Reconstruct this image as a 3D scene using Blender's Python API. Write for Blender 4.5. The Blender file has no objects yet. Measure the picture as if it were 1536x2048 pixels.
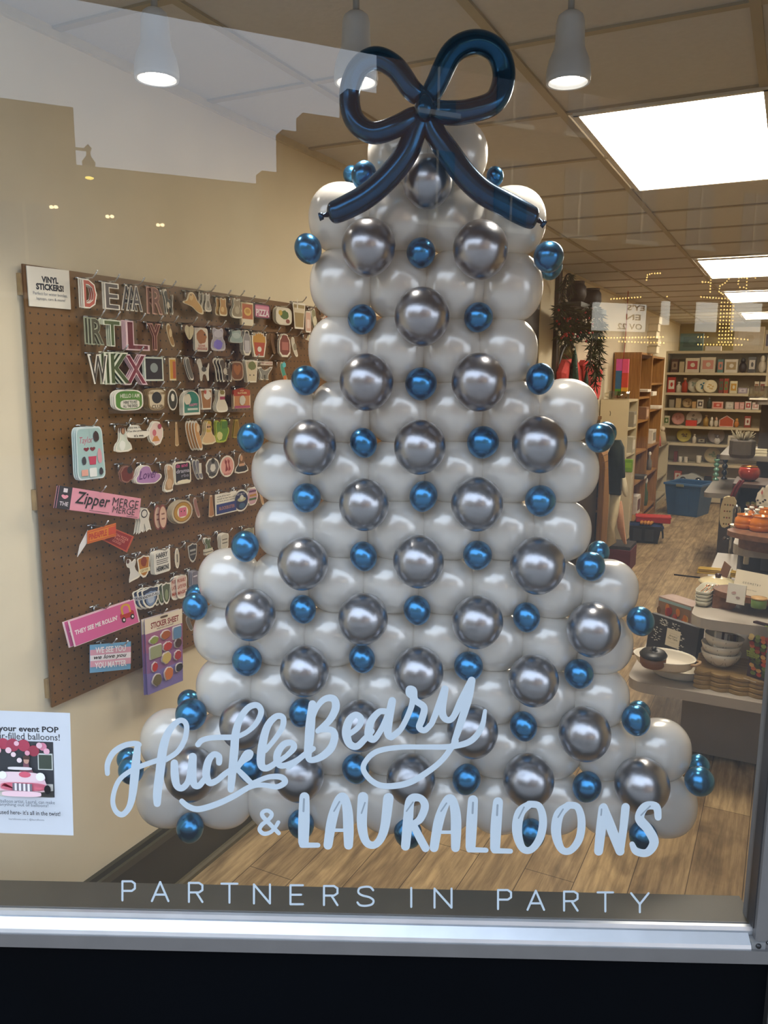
import bpy, math, random
from mathutils import Vector, Matrix
random.seed(7)
sc = bpy.context.scene
col = sc.collection

# ------------------------------------------------------------------ camera
FPX = 1600.0
PITCH, ROLL, AZ, RA = [math.radians(a) for a in (9.75714, 0.43219, 1.23688, 25.49012)]
CAM = Vector((0, 0, 1.78))
_fw = Vector((0, math.cos(PITCH), -math.sin(PITCH))); _up = Vector((0, math.sin(PITCH), math.cos(PITCH))); _rt = Vector((1, 0, 0))
_c, _s = math.cos(ROLL), math.sin(ROLL)
_Rz = Matrix.Rotation(AZ, 3, 'Z')
CR, CU, CF = _Rz @ (_c*_rt + _s*_up), _Rz @ (-_s*_rt + _c*_up), _Rz @ _fw
cd = bpy.data.cameras.new('camera'); cam = bpy.data.objects.new('camera', cd); col.objects.link(cam)
cd.sensor_fit = 'AUTO'; cd.sensor_width = 36.0; cd.lens = FPX*36.0/2048; cd.clip_start = 0.05; cd.clip_end = 200
cam.matrix_world = Matrix(((CR.x, CU.x, -CF.x, CAM.x), (CR.y, CU.y, -CF.y, CAM.y), (CR.z, CU.z, -CF.z, CAM.z), (0, 0, 0, 1)))
sc.camera = cam

# ------------------------------------------------------------------ light and exposure
SKY = 3.5            # overcast daylight in the street
PANEL = 20.0          # ceiling light panels
SPOT = 20.0           # pendant lamps, W
sc.view_settings.view_transform = 'Standard'; sc.view_settings.look = 'None'
sc.view_settings.exposure = 0.0; sc.view_settings.gamma = 1.0
try: sc.view_settings.use_curve_mapping = False
except Exception: pass
sc.cycles.use_denoising = True
sc.cycles.max_bounces = 8; sc.cycles.diffuse_bounces = 4; sc.cycles.glossy_bounces = 4
sc.cycles.transmission_bounces = 4; sc.cycles.transparent_max_bounces = 12
sc.cycles.sample_clamp_indirect = 4.0; sc.cycles.caustics_reflective = False; sc.cycles.caustics_refractive = False
w = bpy.data.worlds.new('overcast_sky'); sc.world = w; w.use_nodes = True
_n, _l = w.node_tree.nodes, w.node_tree.links
_tc = _n.new('ShaderNodeTexCoord'); _sx = _n.new('ShaderNodeSeparateXYZ'); _rp = _n.new('ShaderNodeValToRGB')
_l.new(_tc.outputs['Generated'], _sx.inputs[0]); _l.new(_sx.outputs['Z'], _rp.inputs[0])
_rp.color_ramp.elements[0].position = 0.0; _rp.color_ramp.elements[0].color = (0.80, 0.88, 1.0, 1)
_rp.color_ramp.elements[1].position = 0.7; _rp.color_ramp.elements[1].color = (0.66, 0.80, 1.0, 1)
_l.new(_rp.outputs[0], _n['Background'].inputs['Color']); _n['Background'].inputs['Strength'].default_value = SKY

# ------------------------------------------------------------------ places
R3 = Vector((math.cos(RA), -math.sin(RA), 0)); D3 = Vector((math.sin(RA), math.cos(RA), 0)); ZC = 2.662
UW = -1.80225        # left wall
GY = 1.568           # outer face of the window glass
def room(u, v, z=0.0): return R3*u + D3*v + Vector((0, 0, z))
def uvz(p): return (p.dot(R3), p.dot(D3), p.z)
def ray(x, y): return CR*((x-768)/FPX) - CU*((y-1024)/FPX) + CF
def hit(x, y, n, k):
    v = ray(x, y); return CAM + v*((k - n.dot(CAM))/n.dot(v))
YV, ZV = Vector((0, 1, 0)), Vector((0, 0, 1))
def gl(x, y, Y=GY): return hit(x, y, YV, Y)
def atz(x, y, z=0.0): return hit(x, y, ZV, z)
def atv(x, y, v): return hit(x, y, D3, v)
def atu(x, y, u): return hit(x, y, R3, u)
def zat(p, y):       # height above p at which a vertical line reaches picture row y
    a = CU*FPX + CF*(y-1024); return CAM.z - (a.x*(p.x-CAM.x) + a.y*(p.y-CAM.y))/a.z
def depth(p): return (p-CAM).dot(CF)

# ------------------------------------------------------------------ materials
def lin(h):
    h = h.lstrip('#'); o = []
    for i in (0, 2, 4):
        c = int(h[i:i+2], 16)/255; o.append(c/12.92 if c <= .04045 else ((c+.055)/1.055)**2.4)
    return (*o, 1)
_M = {}
def mat(h, rough=.55, metal=0.0, var=.06, scale=30, bump=0.0, coat=0.0, emit=0.0, trans=0.0, sub=0.0, spec=.5, name=None):
    key = (h, rough, metal, var, scale, bump, coat, emit, trans, sub, spec)
    if key in _M: return _M[key]
    m = bpy.data.materials.new(name or 'surface'); m.use_nodes = True; n, l = m.node_tree.nodes, m.node_tree.links
    b = n['Principled BSDF']; c = lin(h)
    b.inputs['Base Color'].default_value = c; b.inputs['Roughness'].default_value = rough; b.inputs['Metallic'].default_value = metal
    b.inputs['Coat Weight'].default_value = coat; b.inputs['Coat Roughness'].default_value = .2 if sub else .05; b.inputs['Specular IOR Level'].default_value = spec
    if trans: b.inputs['Transmission Weight'].default_value = trans
    if emit: b.inputs['Emission Color'].default_value = c; b.inputs['Emission Strength'].default_value = emit
    if var or bump:
        t = n.new('ShaderNodeTexCoord'); x = n.new('ShaderNodeTexNoise'); x.inputs['Scale'].default_value = scale; x.inputs['Detail'].default_value = 4
        l.new(t.outputs['Object'], x.inputs['Vector'])
        if var:
            r = n.new('ShaderNodeValToRGB'); l.new(x.outputs['Fac'], r.inputs[0])
            r.color_ramp.elements[0].position = .3; r.color_ramp.elements[1].position = .7
            r.color_ramp.elements[0].color = tuple(max(0, q*(1-var)) for q in c[:3]) + (1,)
            r.color_ramp.elements[1].color = tuple(min(1, q*(1+var)) for q in c[:3]) + (1,)
            l.new(r.outputs[0], b.inputs['Base Color'])
        if bump:
            q = n.new('ShaderNodeBump'); q.inputs['Strength'].default_value = bump; q.inputs['Distance'].default_value = .004
            l.new(x.outputs['Fac'], q.inputs['Height']); l.new(q.outputs[0], b.inputs['Normal'])
    if sub:
        ts = n.new('ShaderNodeBsdfTranslucent'); ts.inputs['Color'].default_value = c
        mx = n.new('ShaderNodeMixShader'); mx.inputs[0].default_value = sub
        l.new(b.outputs[0], mx.inputs[1]); l.new(ts.outputs[0], mx.inputs[2]); l.new(mx.outputs[0], n['Material Output'].inputs[0])
    _M[key] = m; return m
def ink(h): return mat(h, .45, var=0)
def emis(h, s, sample=True):
    m = mat(h, .5, emit=s, var=0)
    if not sample:
        try: m.cycles.emission_sampling = 'NONE'
        except Exception: pass
    return m
def glass_mat(tint=(1, 1, 1), k=1.0):   # thin sheet: both faces' reflection taken on the side that is entered
    m = bpy.data.materials.new('sheet_glass'); m.use_nodes = True; n, l = m.node_tree.nodes, m.node_tree.links; n.remove(n['Principled BSDF'])
    f = n.new('ShaderNodeFresnel'); f.inputs['IOR'].default_value = 1.5
    g = n.new('ShaderNodeNewGeometry'); a = n.new('ShaderNodeMath'); a.operation = 'SUBTRACT'; a.inputs[0].default_value = 1; l.new(g.outputs['Backfacing'], a.inputs[1])
    b = n.new('ShaderNodeMath'); b.operation = 'MULTIPLY'; l.new(f.outputs[0], b.inputs[0]); l.new(a.outputs[0], b.inputs[1])
    e = n.new('ShaderNodeMath'); e.operation = 'MULTIPLY'; e.use_clamp = True; l.new(b.outputs[0], e.inputs[0]); e.inputs[1].default_value = 1.75*k
    t = n.new('ShaderNodeBsdfTransparent'); t.inputs[0].default_value = (*tint, 1); r = n.new('ShaderNodeBsdfGlossy'); r.inputs['Roughness'].default_value = 0.0
    mx = n.new('ShaderNodeMixShader'); l.new(e.outputs[0], mx.inputs[0]); l.new(t.outputs[0], mx.inputs[1]); l.new(r.outputs[0], mx.inputs[2])
    l.new(mx.outputs[0], n['Material Output'].inputs[0]); return m
def plank_mat():
    m = bpy.data.materials.new('vinyl_planks'); m.use_nodes = True; n, l = m.node_tree.nodes, m.node_tree.links; b = n['Principled BSDF']
    t = n.new('ShaderNodeTexCoord'); mp = n.new('ShaderNodeMapping'); mp.inputs['Location'].default_value = (41.3, 37.07, 0); mp.inputs['Rotation'].default_value = (0, 0, RA - math.pi/2); l.new(t.outputs['Object'], mp.inputs[0])
    br = n.new('ShaderNodeTexBrick'); br.inputs['Scale'].default_value = 1; br.inputs['Mortar Size'].default_value = .0016; br.inputs['Brick Width'].default_value = 1.22; br.inputs['Row Height'].default_value = .18
    br.offset = .37; br.inputs['Color1'].default_value = lin('#b39c76'); br.inputs['Color2'].default_value = lin('#8f795a'); br.inputs['Mortar'].default_value = lin('#4f3d26'); br.inputs['Bias'].default_value = -.1
    l.new(mp.outputs[0], br.inputs['Vector'])
    s = n.new('ShaderNodeMapping'); s.inputs['Scale'].default_value = (1.6, 22, 1); l.new(mp.outputs[0], s.inputs[0])
    x = n.new('ShaderNodeTexNoise'); x.inputs['Scale'].default_value = 1.6; x.inputs['Detail'].default_value = 8; x.inputs['Roughness'].default_value = .7; l.new(s.outputs[0], x.inputs['Vector'])
    r = n.new('ShaderNodeValToRGB'); r.color_ramp.elements[0].position = .30; r.color_ramp.elements[0].color = (.34, .29, .25, 1); r.color_ramp.elements[1].position = .62; r.color_ramp.elements[1].color = (1.18, 1.16, 1.12, 1)
    l.new(x.outputs['Fac'], r.inputs[0])
    k = n.new('ShaderNodeTexNoise'); k.inputs['Scale'].default_value = 5.5; k.inputs['Detail'].default_value = 5; k.inputs['Distortion'].default_value = 1.2
    s2 = n.new('ShaderNodeMapping'); s2.inputs['Scale'].default_value = (.55, 1.5, 1); l.new(mp.outputs[0], s2.inputs[0]); l.new(s2.outputs[0], k.inputs['Vector'])
    r2 = n.new('ShaderNodeValToRGB'); r2.color_ramp.elements[0].position = .34; r2.color_ramp.elements[0].color = (.45, .40, .34, 1); r2.color_ramp.elements[1].position = .56; r2.color_ramp.elements[1].color = (1.12, 1.1, 1.06, 1); l.new(k.outputs['Fac'], r2.inputs[0])
    m2 = n.new('ShaderNodeMix'); m2.data_type = 'RGBA'; m2.blend_type = 'MULTIPLY'; m2.inputs[0].default_value = .75; l.new(r.outputs[0], m2.inputs[6]); l.new(r2.outputs[0], m2.inputs[7])
    mu = n.new('ShaderNodeMix'); mu.data_type = 'RGBA'; mu.blend_type = 'MULTIPLY'; mu.inputs[0].default_value = .9; l.new(br.outputs['Color'], mu.inputs[6]); l.new(m2.outputs[2], mu.inputs[7])
    l.new(mu.outputs[2], b.inputs['Base Color']); b.inputs['Roughness'].default_value = .45; return m
def peg_mat():
    m = bpy.data.materials.new('pegboard'); m.use_nodes = True; n, l = m.node_tree.nodes, m.node_tree.links; b = n['Principled BSDF']
    t = n.new('ShaderNodeTexCoord'); sp = n.new('ShaderNodeSeparateXYZ'); l.new(t.outputs['Object'], sp.inputs[0]); d = []
    for a in ('X', 'Z'):
        k = n.new('ShaderNodeMath'); k.operation = 'DIVIDE'; k.inputs[1].default_value = .0254; l.new(sp.outputs[a], k.inputs[0])
        f = n.new('ShaderNodeMath'); f.operation = 'FRACT'; l.new(k.outputs[0], f.inputs[0])
        s = n.new('ShaderNodeMath'); s.operation = 'SUBTRACT'; s.inputs[1].default_value = .5; l.new(f.outputs[0], s.inputs[0])
        q = n.new('ShaderNodeMath'); q.operation = 'POWER'; q.inputs[1].default_value = 2; l.new(s.outputs[0], q.inputs[0]); d.append(q)
    a = n.new('ShaderNodeMath'); a.operation = 'ADD'; l.new(d[0].outputs[0], a.inputs[0]); l.new(d[1].outputs[0], a.inputs[1])
    g = n.new('ShaderNodeMath'); g.operation = 'GREATER_THAN'; g.inputs[1].default_value = .0125; l.new(a.outputs[0], g.inputs[0])
    x = n.new('ShaderNodeTexNoise'); x.inputs['Scale'].default_value = 5; x.inputs['Detail'].default_value = 6; l.new(t.outputs['Object'], x.inputs['Vector'])
    r = n.new('ShaderNodeValToRGB'); r.color_ramp.elements[0].position = .3; r.color_ramp.elements[1].position = .72; r.color_ramp.elements[0].color = lin('#624119'); r.color_ramp.elements[1].color = lin('#775226'); l.new(x.outputs['Fac'], r.inputs[0])
    mu = n.new('ShaderNodeMix'); mu.data_type = 'RGBA'; l.new(g.outputs[0], mu.inputs[0]); mu.inputs[6].default_value = lin('#160d06'); l.new(r.outputs[0], mu.inputs[7])
    l.new(mu.outputs[2], b.inputs['Base Color']); b.inputs['Roughness'].default_value = .5; return m
def wood(h1, h2, sx=3, sy=40, rough=.45, sz=None):
    key = ('wood', h1, h2, sx, sy, sz)
    if key in _M: return _M[key]
    m = bpy.data.materials.new('wood'); m.use_nodes = True; n, l = m.node_tree.nodes, m.node_tree.links; b = n['Principled BSDF']
    t = n.new('ShaderNodeTexCoord'); s = n.new('ShaderNodeMapping'); s.inputs['Scale'].default_value = (sx, sy, sz or sx); l.new(t.outputs['Object'], s.inputs[0])
    x = n.new('ShaderNodeTexNoise'); x.inputs['Scale'].default_value = 3; x.inputs['Detail'].default_value = 6; l.new(s.outputs[0], x.inputs['Vector'])
    r = n.new('ShaderNodeValToRGB'); r.color_ramp.elements[0].position = .3; r.color_ramp.elements[1].position = .7; r.color_ramp.elements[0].color = lin(h1); r.color_ramp.elements[1].color = lin(h2)
    l.new(x.outputs['Fac'], r.inputs[0]); l.new(r.outputs[0], b.inputs['Base Color']); b.inputs['Roughness'].default_value = rough; _M[key] = m; return m

# ------------------------------------------------------------------ mesh building
def rotz(a): return Matrix.Rotation(a, 4, 'Z')
class MB:
    def __init__(s): s.v, s.f, s.mi, s.sm, s.mats = [], [], [], [], []
    def idx(s, m):
        if m not in s.mats: s.mats.append(m)
        return s.mats.index(m)
    def add(s, vs, fs, m, smooth=False, M=None):
        o = len(s.v); s.v += [tuple(M @ Vector(p)) if M else tuple(p) for p in vs]; i = s.idx(m)
        for f in fs: s.f.append([o+k for k in f]); s.mi.append(i); s.sm.append(smooth)
        return s
    def box(s, c, d, m, M=None, ch=0.0):
        x, y, z = d[0]/2, d[1]/2, d[2]/2; c = Vector(c)
        if ch:
            ch = min(ch, x*.9, y*.9, z*.9); vs = []; ids = {}
            for sx in (-1, 1):
                for sy in (-1, 1):
                    for sz in (-1, 1):
                        for k in range(3):
                            p = [sx*(x-ch), sy*(y-ch), sz*(z-ch)]; p[k] = (sx*x, sy*y, sz*z)[k]
                            ids[(sx, sy, sz, k)] = len(vs); vs.append(tuple(c+Vector(p)))
            fs = []
            for k in range(3):
                a, b = [q for q in range(3) if q != k]
                for sg in (-1, 1):
                    ring = []
                    for (i, j) in ((-1, -1), (1, -1), (1, 1), (-1, 1)):
                        q = [0, 0, 0]; q[k] = sg; q[a] = i; q[b] = j; ring.append(ids[(*q, k)])
                    fs.append(ring)
                    for other in (a, b):
                        third = b if other == a else a
                        for so in (-1, 1):
                            if k < other:
                                q1 = [0, 0, 0]; q1[k] = sg; q1[other] = so; q1[third] = -1; q2 = list(q1); q2[third] = 1
                                fs.append([ids[(*q1, k)], ids[(*q2, k)], ids[(*q2, other)], ids[(*q1, other)]])
            for sx in (-1, 1):
                for sy in (-1, 1):
                    for sz in (-1, 1): fs.append([ids[(sx, sy, sz, k)] for k in range(3)])
            return s.add(vs, fs, m, False, M)
        vs = [(c.x+a*x, c.y+b*y, c.z+e*z) for a in (-1, 1) for b in (-1, 1) for e in (-1, 1)]
        return s.add(vs, [(0, 1, 3, 2), (4, 6, 7, 5), (0, 4, 5, 1), (2, 3, 7, 6), (0, 2, 6, 4), (1, 5, 7, 3)], m, False, M)
    def hexa(s, b, t, m):  # b, t: four bottom and four top corners
        vs = [tuple(p) for p in list(b)+list(t)]
        return s.add(vs, [(3, 2, 1, 0), (4, 5, 6, 7), (0, 1, 5, 4), (1, 2, 6, 5), (2, 3, 7, 6), (3, 0, 4, 7)], m)
    def prism(s, pts, a, b, m, fn=None, side=None, smooth=False):   # 2D outline from level a to b; fn(x, y, level)
        fn = fn or (lambda x, y, t: (x, y, t)); n = len(pts)
        vs = [fn(x, y, a) for x, y in pts] + [fn(x, y, b) for x, y in pts]
        s.add(vs, [list(range(n))[::-1], list(range(n, 2*n))], m)
        o = len(s.v); s.add(vs, [(i, (i+1) % n, n+(i+1) % n, n+i) for i in range(n)], side or m, smooth); return s
    def tube(s, pts, r, m, seg=8, caps=True, M=None):
        pts = [Vector(p) for p in pts]; n = len(pts); rs = r if isinstance(r, (list, tuple)) else [r]*n
        vs, fs = [], []; t0 = (pts[1]-pts[0]).normalized(); a = t0.orthogonal().normalized()
        for i, p in enumerate(pts):
            t = (pts[min(i+1, n-1)]-pts[max(i-1, 0)]).normalized(); a = (a - t*a.dot(t)).normalized(); b = t.cross(a)
            for k in range(seg):
                g = 2*math.pi*k/seg; vs.append(tuple(p + (a*math.cos(g)+b*math.sin(g))*rs[i]))
        for i in range(n-1):
            for k in range(seg): fs.append((i*seg+k, i*seg+(k+1) % seg, (i+1)*seg+(k+1) % seg, (i+1)*seg+k))
        if caps: fs += [list(range(seg))[::-1], list(range((n-1)*seg, n*seg))]
        return s.add(vs, fs, m, True, M)
    def lathe(s, prof, m, seg=24, M=None, sx=1.0, sy=1.0, smooth=True, wave=None, cap=True):
        vs, fs = [], []; n = len(prof)
        for r, z in prof:
            for k in range(seg):
                g = 2*math.pi*k/seg; q = r*(1+(wave[0]*math.cos(wave[1]*g) if wave else 0)); vs.append((q*math.cos(g)*sx, q*math.sin(g)*sy, z))
        for i in range(n-1):
            for k in range(seg): fs.append((i*seg+k, i*seg+(k+1) % seg, (i+1)*seg+(k+1) % seg, (i+1)*seg+k))
        if cap and prof[0][0] > 1e-6: fs.append(list(range(seg))[::-1])
        if cap and prof[-1][0] > 1e-6: fs.append(list(range((n-1)*seg, n*seg)))
        return s.add(vs, fs, m, smooth, M)
    def ell(s, c, r, m, e=2.0, nu=24, nv=16, M=None, tip=0.0):      # (super)ellipsoid, tip pulls the bottom to a drop
        sg = lambda q, p: math.copysign(abs(q)**p, q); p = 2.0/e; vs, fs = [], []
        for j in range(1, nv):
            th = math.pi*j/nv; z = sg(math.cos(th), p); q = sg(math.sin(th), p)
            if tip and z < 0: z = z*(1+tip*z*z)
            for i in range(nu):
                g = 2*math.pi*i/nu; vs.append((c[0]+r[0]*q*sg(math.cos(g), p), c[1]+r[1]*q*sg(math.sin(g), p), c[2]+r[2]*z))
        k = len(vs); vs += [(c[0], c[1], c[2]+r[2]), (c[0], c[1], c[2]-r[2]*(1+tip))]
        for j in range(nv-2):
            for i in range(nu): fs.append((j*nu+i, (j+1)*nu+i, (j+1)*nu+(i+1) % nu, j*nu+(i+1) % nu))
        for i in range(nu): fs.append((k, i, (i+1) % nu)); fs.append((k+1, (nv-2)*nu+(i+1) % nu, (nv-2)*nu+i))
        return s.add(vs, fs, m, True, M)
    def build(s, name, parent=None, M=None, kind=None):
        me = bpy.data.meshes.new(name); me.from_pydata(s.v, [], s.f)
        for m in s.mats: me.materials.append(m)
        me.polygons.foreach_set('material_index', s.mi); me.polygons.foreach_set('use_smooth', s.sm); me.update()
        o = bpy.data.objects.new(name, me); col.objects.link(o)
        if parent: o.parent = parent
        if M is not None: o.matrix_basis = M
        if kind: o['kind'] = kind
        return o
def tag(o, label, cat, group=None, kind=None):
    o['label'] = label; o['category'] = cat
    if group: o['group'] = group
    if kind: o['kind'] = kind
    return o
def thing(name, label, cat, p=(0, 0, 0), rz=0.0, group=None):
    o = bpy.data.objects.new(name, None); col.objects.link(o); o.empty_display_size = .05
    o.matrix_basis = Matrix.Translation(Vector(p)) @ rotz(rz); return tag(o, label, cat, group)
def dup(o, p, rz=None, label=None):
    c = o.copy(); col.objects.link(c); c.location = p
    if rz is not None: c.rotation_euler = (0, 0, rz)
    if label: c['label'] = label
    for ch in list(o.children):
        k = ch.copy(); col.objects.link(k); k.parent = c
        for g in list(ch.children):
            q = g.copy(); col.objects.link(q); q.parent = k
    return c
def T(p, rz=0.0): return Matrix.Translation(Vector(p)) @ rotz(rz)
RZ = -RA             # local x along the room's width, local y into its depth
WZ = math.pi/2 - RA  # local x along the left wall, local -y out of the wall
# ---- 2D shapes and lettering
_F = {}
def text_polys(s, bold=0.0, shear=0.0, space=1.0):
    k = (s, bold, shear, space)
    if k in _F: return _F[k]
    cu = bpy.data.curves.new('lettering', 'FONT'); cu.body = s; cu.size = 1; cu.offset = bold; cu.shear = shear; cu.space_character = space; cu.resolution_u = 2; cu.fill_mode = 'BOTH'
    o = bpy.data.objects.new('lettering', cu); col.objects.link(o); bpy.context.view_layer.update()
    me = o.to_mesh(); vs = [(v.co.x, v.co.y) for v in me.vertices]; fs = [list(p.vertices) for p in me.polygons]
    o.to_mesh_clear(); bpy.data.objects.remove(o); bpy.data.curves.remove(cu)
    x0, x1 = min(v[0] for v in vs), max(v[0] for v in vs); y0, y1 = min(v[1] for v in vs), max(v[1] for v in vs)
    _F[k] = ([((x-x0)/(x1-x0), (y-y0)/(y1-y0)) for x, y in vs], fs); return _F[k]
def circ(n=20, cx=.5, cy=.5, rx=.5, ry=.5): return [(cx+rx*math.cos(2*math.pi*i/n), cy+ry*math.sin(2*math.pi*i/n)) for i in range(n)]
def rrect(r=.12, n=4):
    o = []
    for cx, cy, a in ((1-r, 1-r, 0), (r, 1-r, 90), (r, r, 180), (1-r, r, 270)):
        for i in range(n+1): g = math.radians(a+90*i/n); o.append((cx+r*math.cos(g), cy+r*math.sin(g)))
    return o
def blob(seed, n=18, k=.16):
    q = random.Random(seed); rs = [.5*(1-k*q.random()) for _ in range(n)]
    return [(.5+rs[i]*math.cos(2*math.pi*i/n), .5+rs[i]*math.sin(2*math.pi*i/n)) for i in range(n)]
def smooth2(p, it=2):
    for _ in range(it):
        o = []
        for i in range(len(p)):
            a, b = p[i], p[(i+1) % len(p)]; o += [(a[0]*.75+b[0]*.25, a[1]*.75+b[1]*.25), (a[0]*.25+b[0]*.75, a[1]*.25+b[1]*.75)]
        p = o
    return p
SH = {
 'rect': [(0, 0), (1, 0), (1, 1), (0, 1)], 'rr': rrect(.13), 'rrl': rrect(.3), 'el': circ(), 'diamond': [(.5, 0), (1, .5), (.5, 1), (0, .5)],
 'tri': [(0, 0), (1, 0), (.5, 1)], 'arch': [(0, 0), (1, 0), (1, .6)] + [(.5+.5*math.cos(math.pi*i/10), .6+.4*math.sin(math.pi*i/10)) for i in range(1, 10)] + [(0, .6)],
 'house': [(0, 0), (1, 0), (1, .68), (.5, 1), (0, .68)], 'cup': [(.14, 0), (.86, 0), (1, 1), (0, 1)], 'flap': [(0, 0), (.3, .1), (1, .8), (1, 1), (.9, .95)],
 'heart': smooth2([(.5, 0), (1, .55), (1, .85), (.75, 1), (.5, .8), (.25, 1), (0, .85), (0, .55)], 2),
 'shield': smooth2([(.5, 0), (.88, .25), (.95, .7), (1, .92), (.7, .93), (.5, 1), (.3, .93), (0, .92), (.05, .7), (.12, .25)], 1),
 'cloud': smooth2([(.05, .1), (.6, .02), (.75, 0), (1, .25), (.95, .48), (.72, .5), (.6, .62), (.55, .95), (.3, 1), (.15, .8), (.12, .55), (0, .4)], 2),
 'wave': smooth2([(.1, 1), (.45, 1), (.6, .6), (1, .15), (.95, 0), (.6, .02), (.2, .45), (0, .8)], 2),
 'stick': [(.3, 1), (.7, 1), (1, .05), (.5, 0), (0, .05)], 'bottle': smooth2([(.02, 0), (.98, 0), (1, .7), (.8, .86), (.75, 1), (.25, 1), (.2, .86), (0, .7)], 1),
 'bread': smooth2([(.08, 0), (.92, 0), (.93, .55), (1, .75), (.92, .97), (.5, 1), (.08, .97), (0, .75), (.07, .55)], 2),
 'dog': smooth2([(.05, .95), (.3, 1), (.38, .82), (.45, .6), (.8, .55), (.98, .85), (1, .7), (.92, .4), (.95, 0), (.8, 0), (.72, .3), (.45, .3), (.4, 0), (.25, 0), (.2, .45), (.1, .7), (0, .8)], 1),
 'lying': smooth2([(.28, .98), (.5, 1), (.62, .8), (.7, .6), (.9, .4), (1, .08), (.9, 0), (.65, .1), (.45, .32), (.2, .4), (0, .45), (.02, .55), (.2, .58)], 2),
 'cat': smooth2([(.3, 1), (.42, .88), (.6, .88), (.75, 1), (.8, .75), (.7, .6), (.95, .3), (1, .05), (.6, 0), (.1, .03), (0, .3), (.25, .6), (.2, .8)], 1),
 'bird': smooth2([(0, .62), (.25, .72), (.3, .55), (.6, .5), (1, .75), (.95, .6), (.7, .3), (.68, .05), (.75, 0), (.5, 0), (.52, .28), (.38, .3), (.36, .05), (.4, 0), (.15, 0), (.22, .3), (.12, .5)], 1),
 'bust': smooth2([(0, 0), (1, 0), (.95, .28), (.7, .45), (.68, .85), (.5, 1), (.32, .85), (.3, .45), (.05, .28)], 1),
 'dress': smooth2([(.2, 0), (.4, .04), (.9, .1), (1, .2), (.6, .55), (.75, .8), (.7, .95), (.45, .8), (.4, .95), (.15, 1), (.1, .7), (.4, .55)], 1),
 'side': smooth2([(.1, 0), (.85, 0), (.82, .15), (1, .3), (.92, .6), (.95, .85), (.7, 1), (.4, .97), (.35, .75), (.42, .5), (.15, .3)], 1),
 'ribbon': [(.15, 0), (.32, .1), (.42, .02), (.5, .4), (.62, .02), (.75, .12), (.92, .05), (.78, .5), (.86, .75), (.68, 1), (.38, 1), (.22, .75), (.3, .5)],
 'fries': [(.14, 0), (.84, 0), (1, .6), (.97, .85), (.85, .84), (.82, .96), (.7, .92), (.66, 1), (.52, .94), (.45, 1), (.36, .93), (.22, .97), (.18, .85), (.03, .86), (0, .6)],
 'teddy': smooth2([(.2, .55), (.05, .4), (.02, .05), (.3, 0), (.7, 0), (.97, .05), (.95, .4), (.8, .55), (.85, .9), (.75, 1), (.6, .92), (.4, .92), (.25, 1), (.12, .9)], 1),
 'goose': smooth2([(.2, 0), (.75, 0), (.85, .2), (1, .45), (.95, .65), (.85, .6), (.9, .95), (.5, 1), (.45, .5), (.4, .85), (.25, 1), (.1, .9), (.15, .4), (.1, .2)], 1),
 'leaf': [(.5, 0), (.62, .25), (.95, .2), (.8, .42), (1, .6), (.72, .65), (.5, 1), (.3, .65), (0, .62), (.2, .42), (.05, .2), (.4, .25)],
}
def shape(k):
    if isinstance(k, int): return blob(k)
    return SH[k]
def quadmap(c):        # four corners, bottom left round to top left -> (s, t)
    c = [Vector(p) for p in c]
    return lambda s, t: c[0]*(1-s)*(1-t) + c[1]*s*(1-t) + c[2]*s*t + c[3]*(1-s)*t
class Flat:            # layered print: fn(s, t) -> point, nrm = outward unit vector
    def __init__(s, mb, fn, nrm, step=.00025): s.mb, s.fn, s.n, s.st, s.k = mb, fn, Vector(nrm), step, 0
    def poly(s, pts, m, box=(0, 0, 1, 1), th=None, rot=0.0):
        s.k += 1; h = s.n*(s.k*s.st); x0, y0, x1, y1 = box; o = []
        for a, b in pts:
            if rot: a, b = .5+(a-.5)*math.cos(rot)-(b-.5)*math.sin(rot), .5+(a-.5)*math.sin(rot)+(b-.5)*math.cos(rot)
            o.append(s.fn(x0+(x1-x0)*a, y0+(y1-y0)*b)+h)
        s.mb.add(o, [list(range(len(o)))], m); return s
    def text(s, t, m, box, bold=0.0, shear=0.0, space=1.0):
        s.k += 1; h = s.n*(s.k*s.st); vs, fs = text_polys(t, bold, shear, space); x0, y0, x1, y1 = box
        s.mb.add([s.fn(x0+(x1-x0)*a, y0+(y1-y0)*b)+h for a, b in vs], fs, m); return s
def catmull(p, n=8):
    o = []; q = [p[0]] + list(p) + [p[-1]]
    for i in range(1, len(q)-2):
        for k in range(n):
            t = k/n; o.append(tuple(.5*(2*b + (c-a)*t + (2*a-5*b+4*c-d)*t*t + (3*b-a-3*c+d)*t**3) for a, b, c, d in zip(q[i-1], q[i], q[i+1], q[i+2])))
    o.append(tuple(p[-1])); return o
def brush(mb, pts, m, fn, n=7, lift=0.0):        # pts: (x, y, width); a ribbon with round ends
    mb.k = getattr(mb, 'k', 0)+1; lift += mb.k*.000013
    c = catmull(pts, n); L, Rr = [], []
    for i, (x, y, wd) in enumerate(c):
        a, b = c[max(i-1, 0)], c[min(i+1, len(c)-1)]; dx, dy = b[0]-a[0], b[1]-a[1]; q = math.hypot(dx, dy) or 1
        L.append((x-dy/q*wd/2, y+dx/q*wd/2)); Rr.append((x+dy/q*wd/2, y-dx/q*wd/2))
    vs = [fn(*p, lift+i*1.2e-6) for i, p in enumerate(L)] + [fn(*p, lift+i*1.2e-6) for i, p in enumerate(Rr)]; k = len(L)
    mb.add(vs, [(i, i+1, k+i+1, k+i) for i in range(k-1)], m)
    for x, y, wd in (c[0], c[-1]) + tuple(c[4:-4:6]):
        mb.k += 1; lift += .00001
        mb.add([fn(x+wd/2*math.cos(g*.5236), y+wd/2*math.sin(g*.5236), lift) for g in range(12)], [list(range(12))], m)

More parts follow.
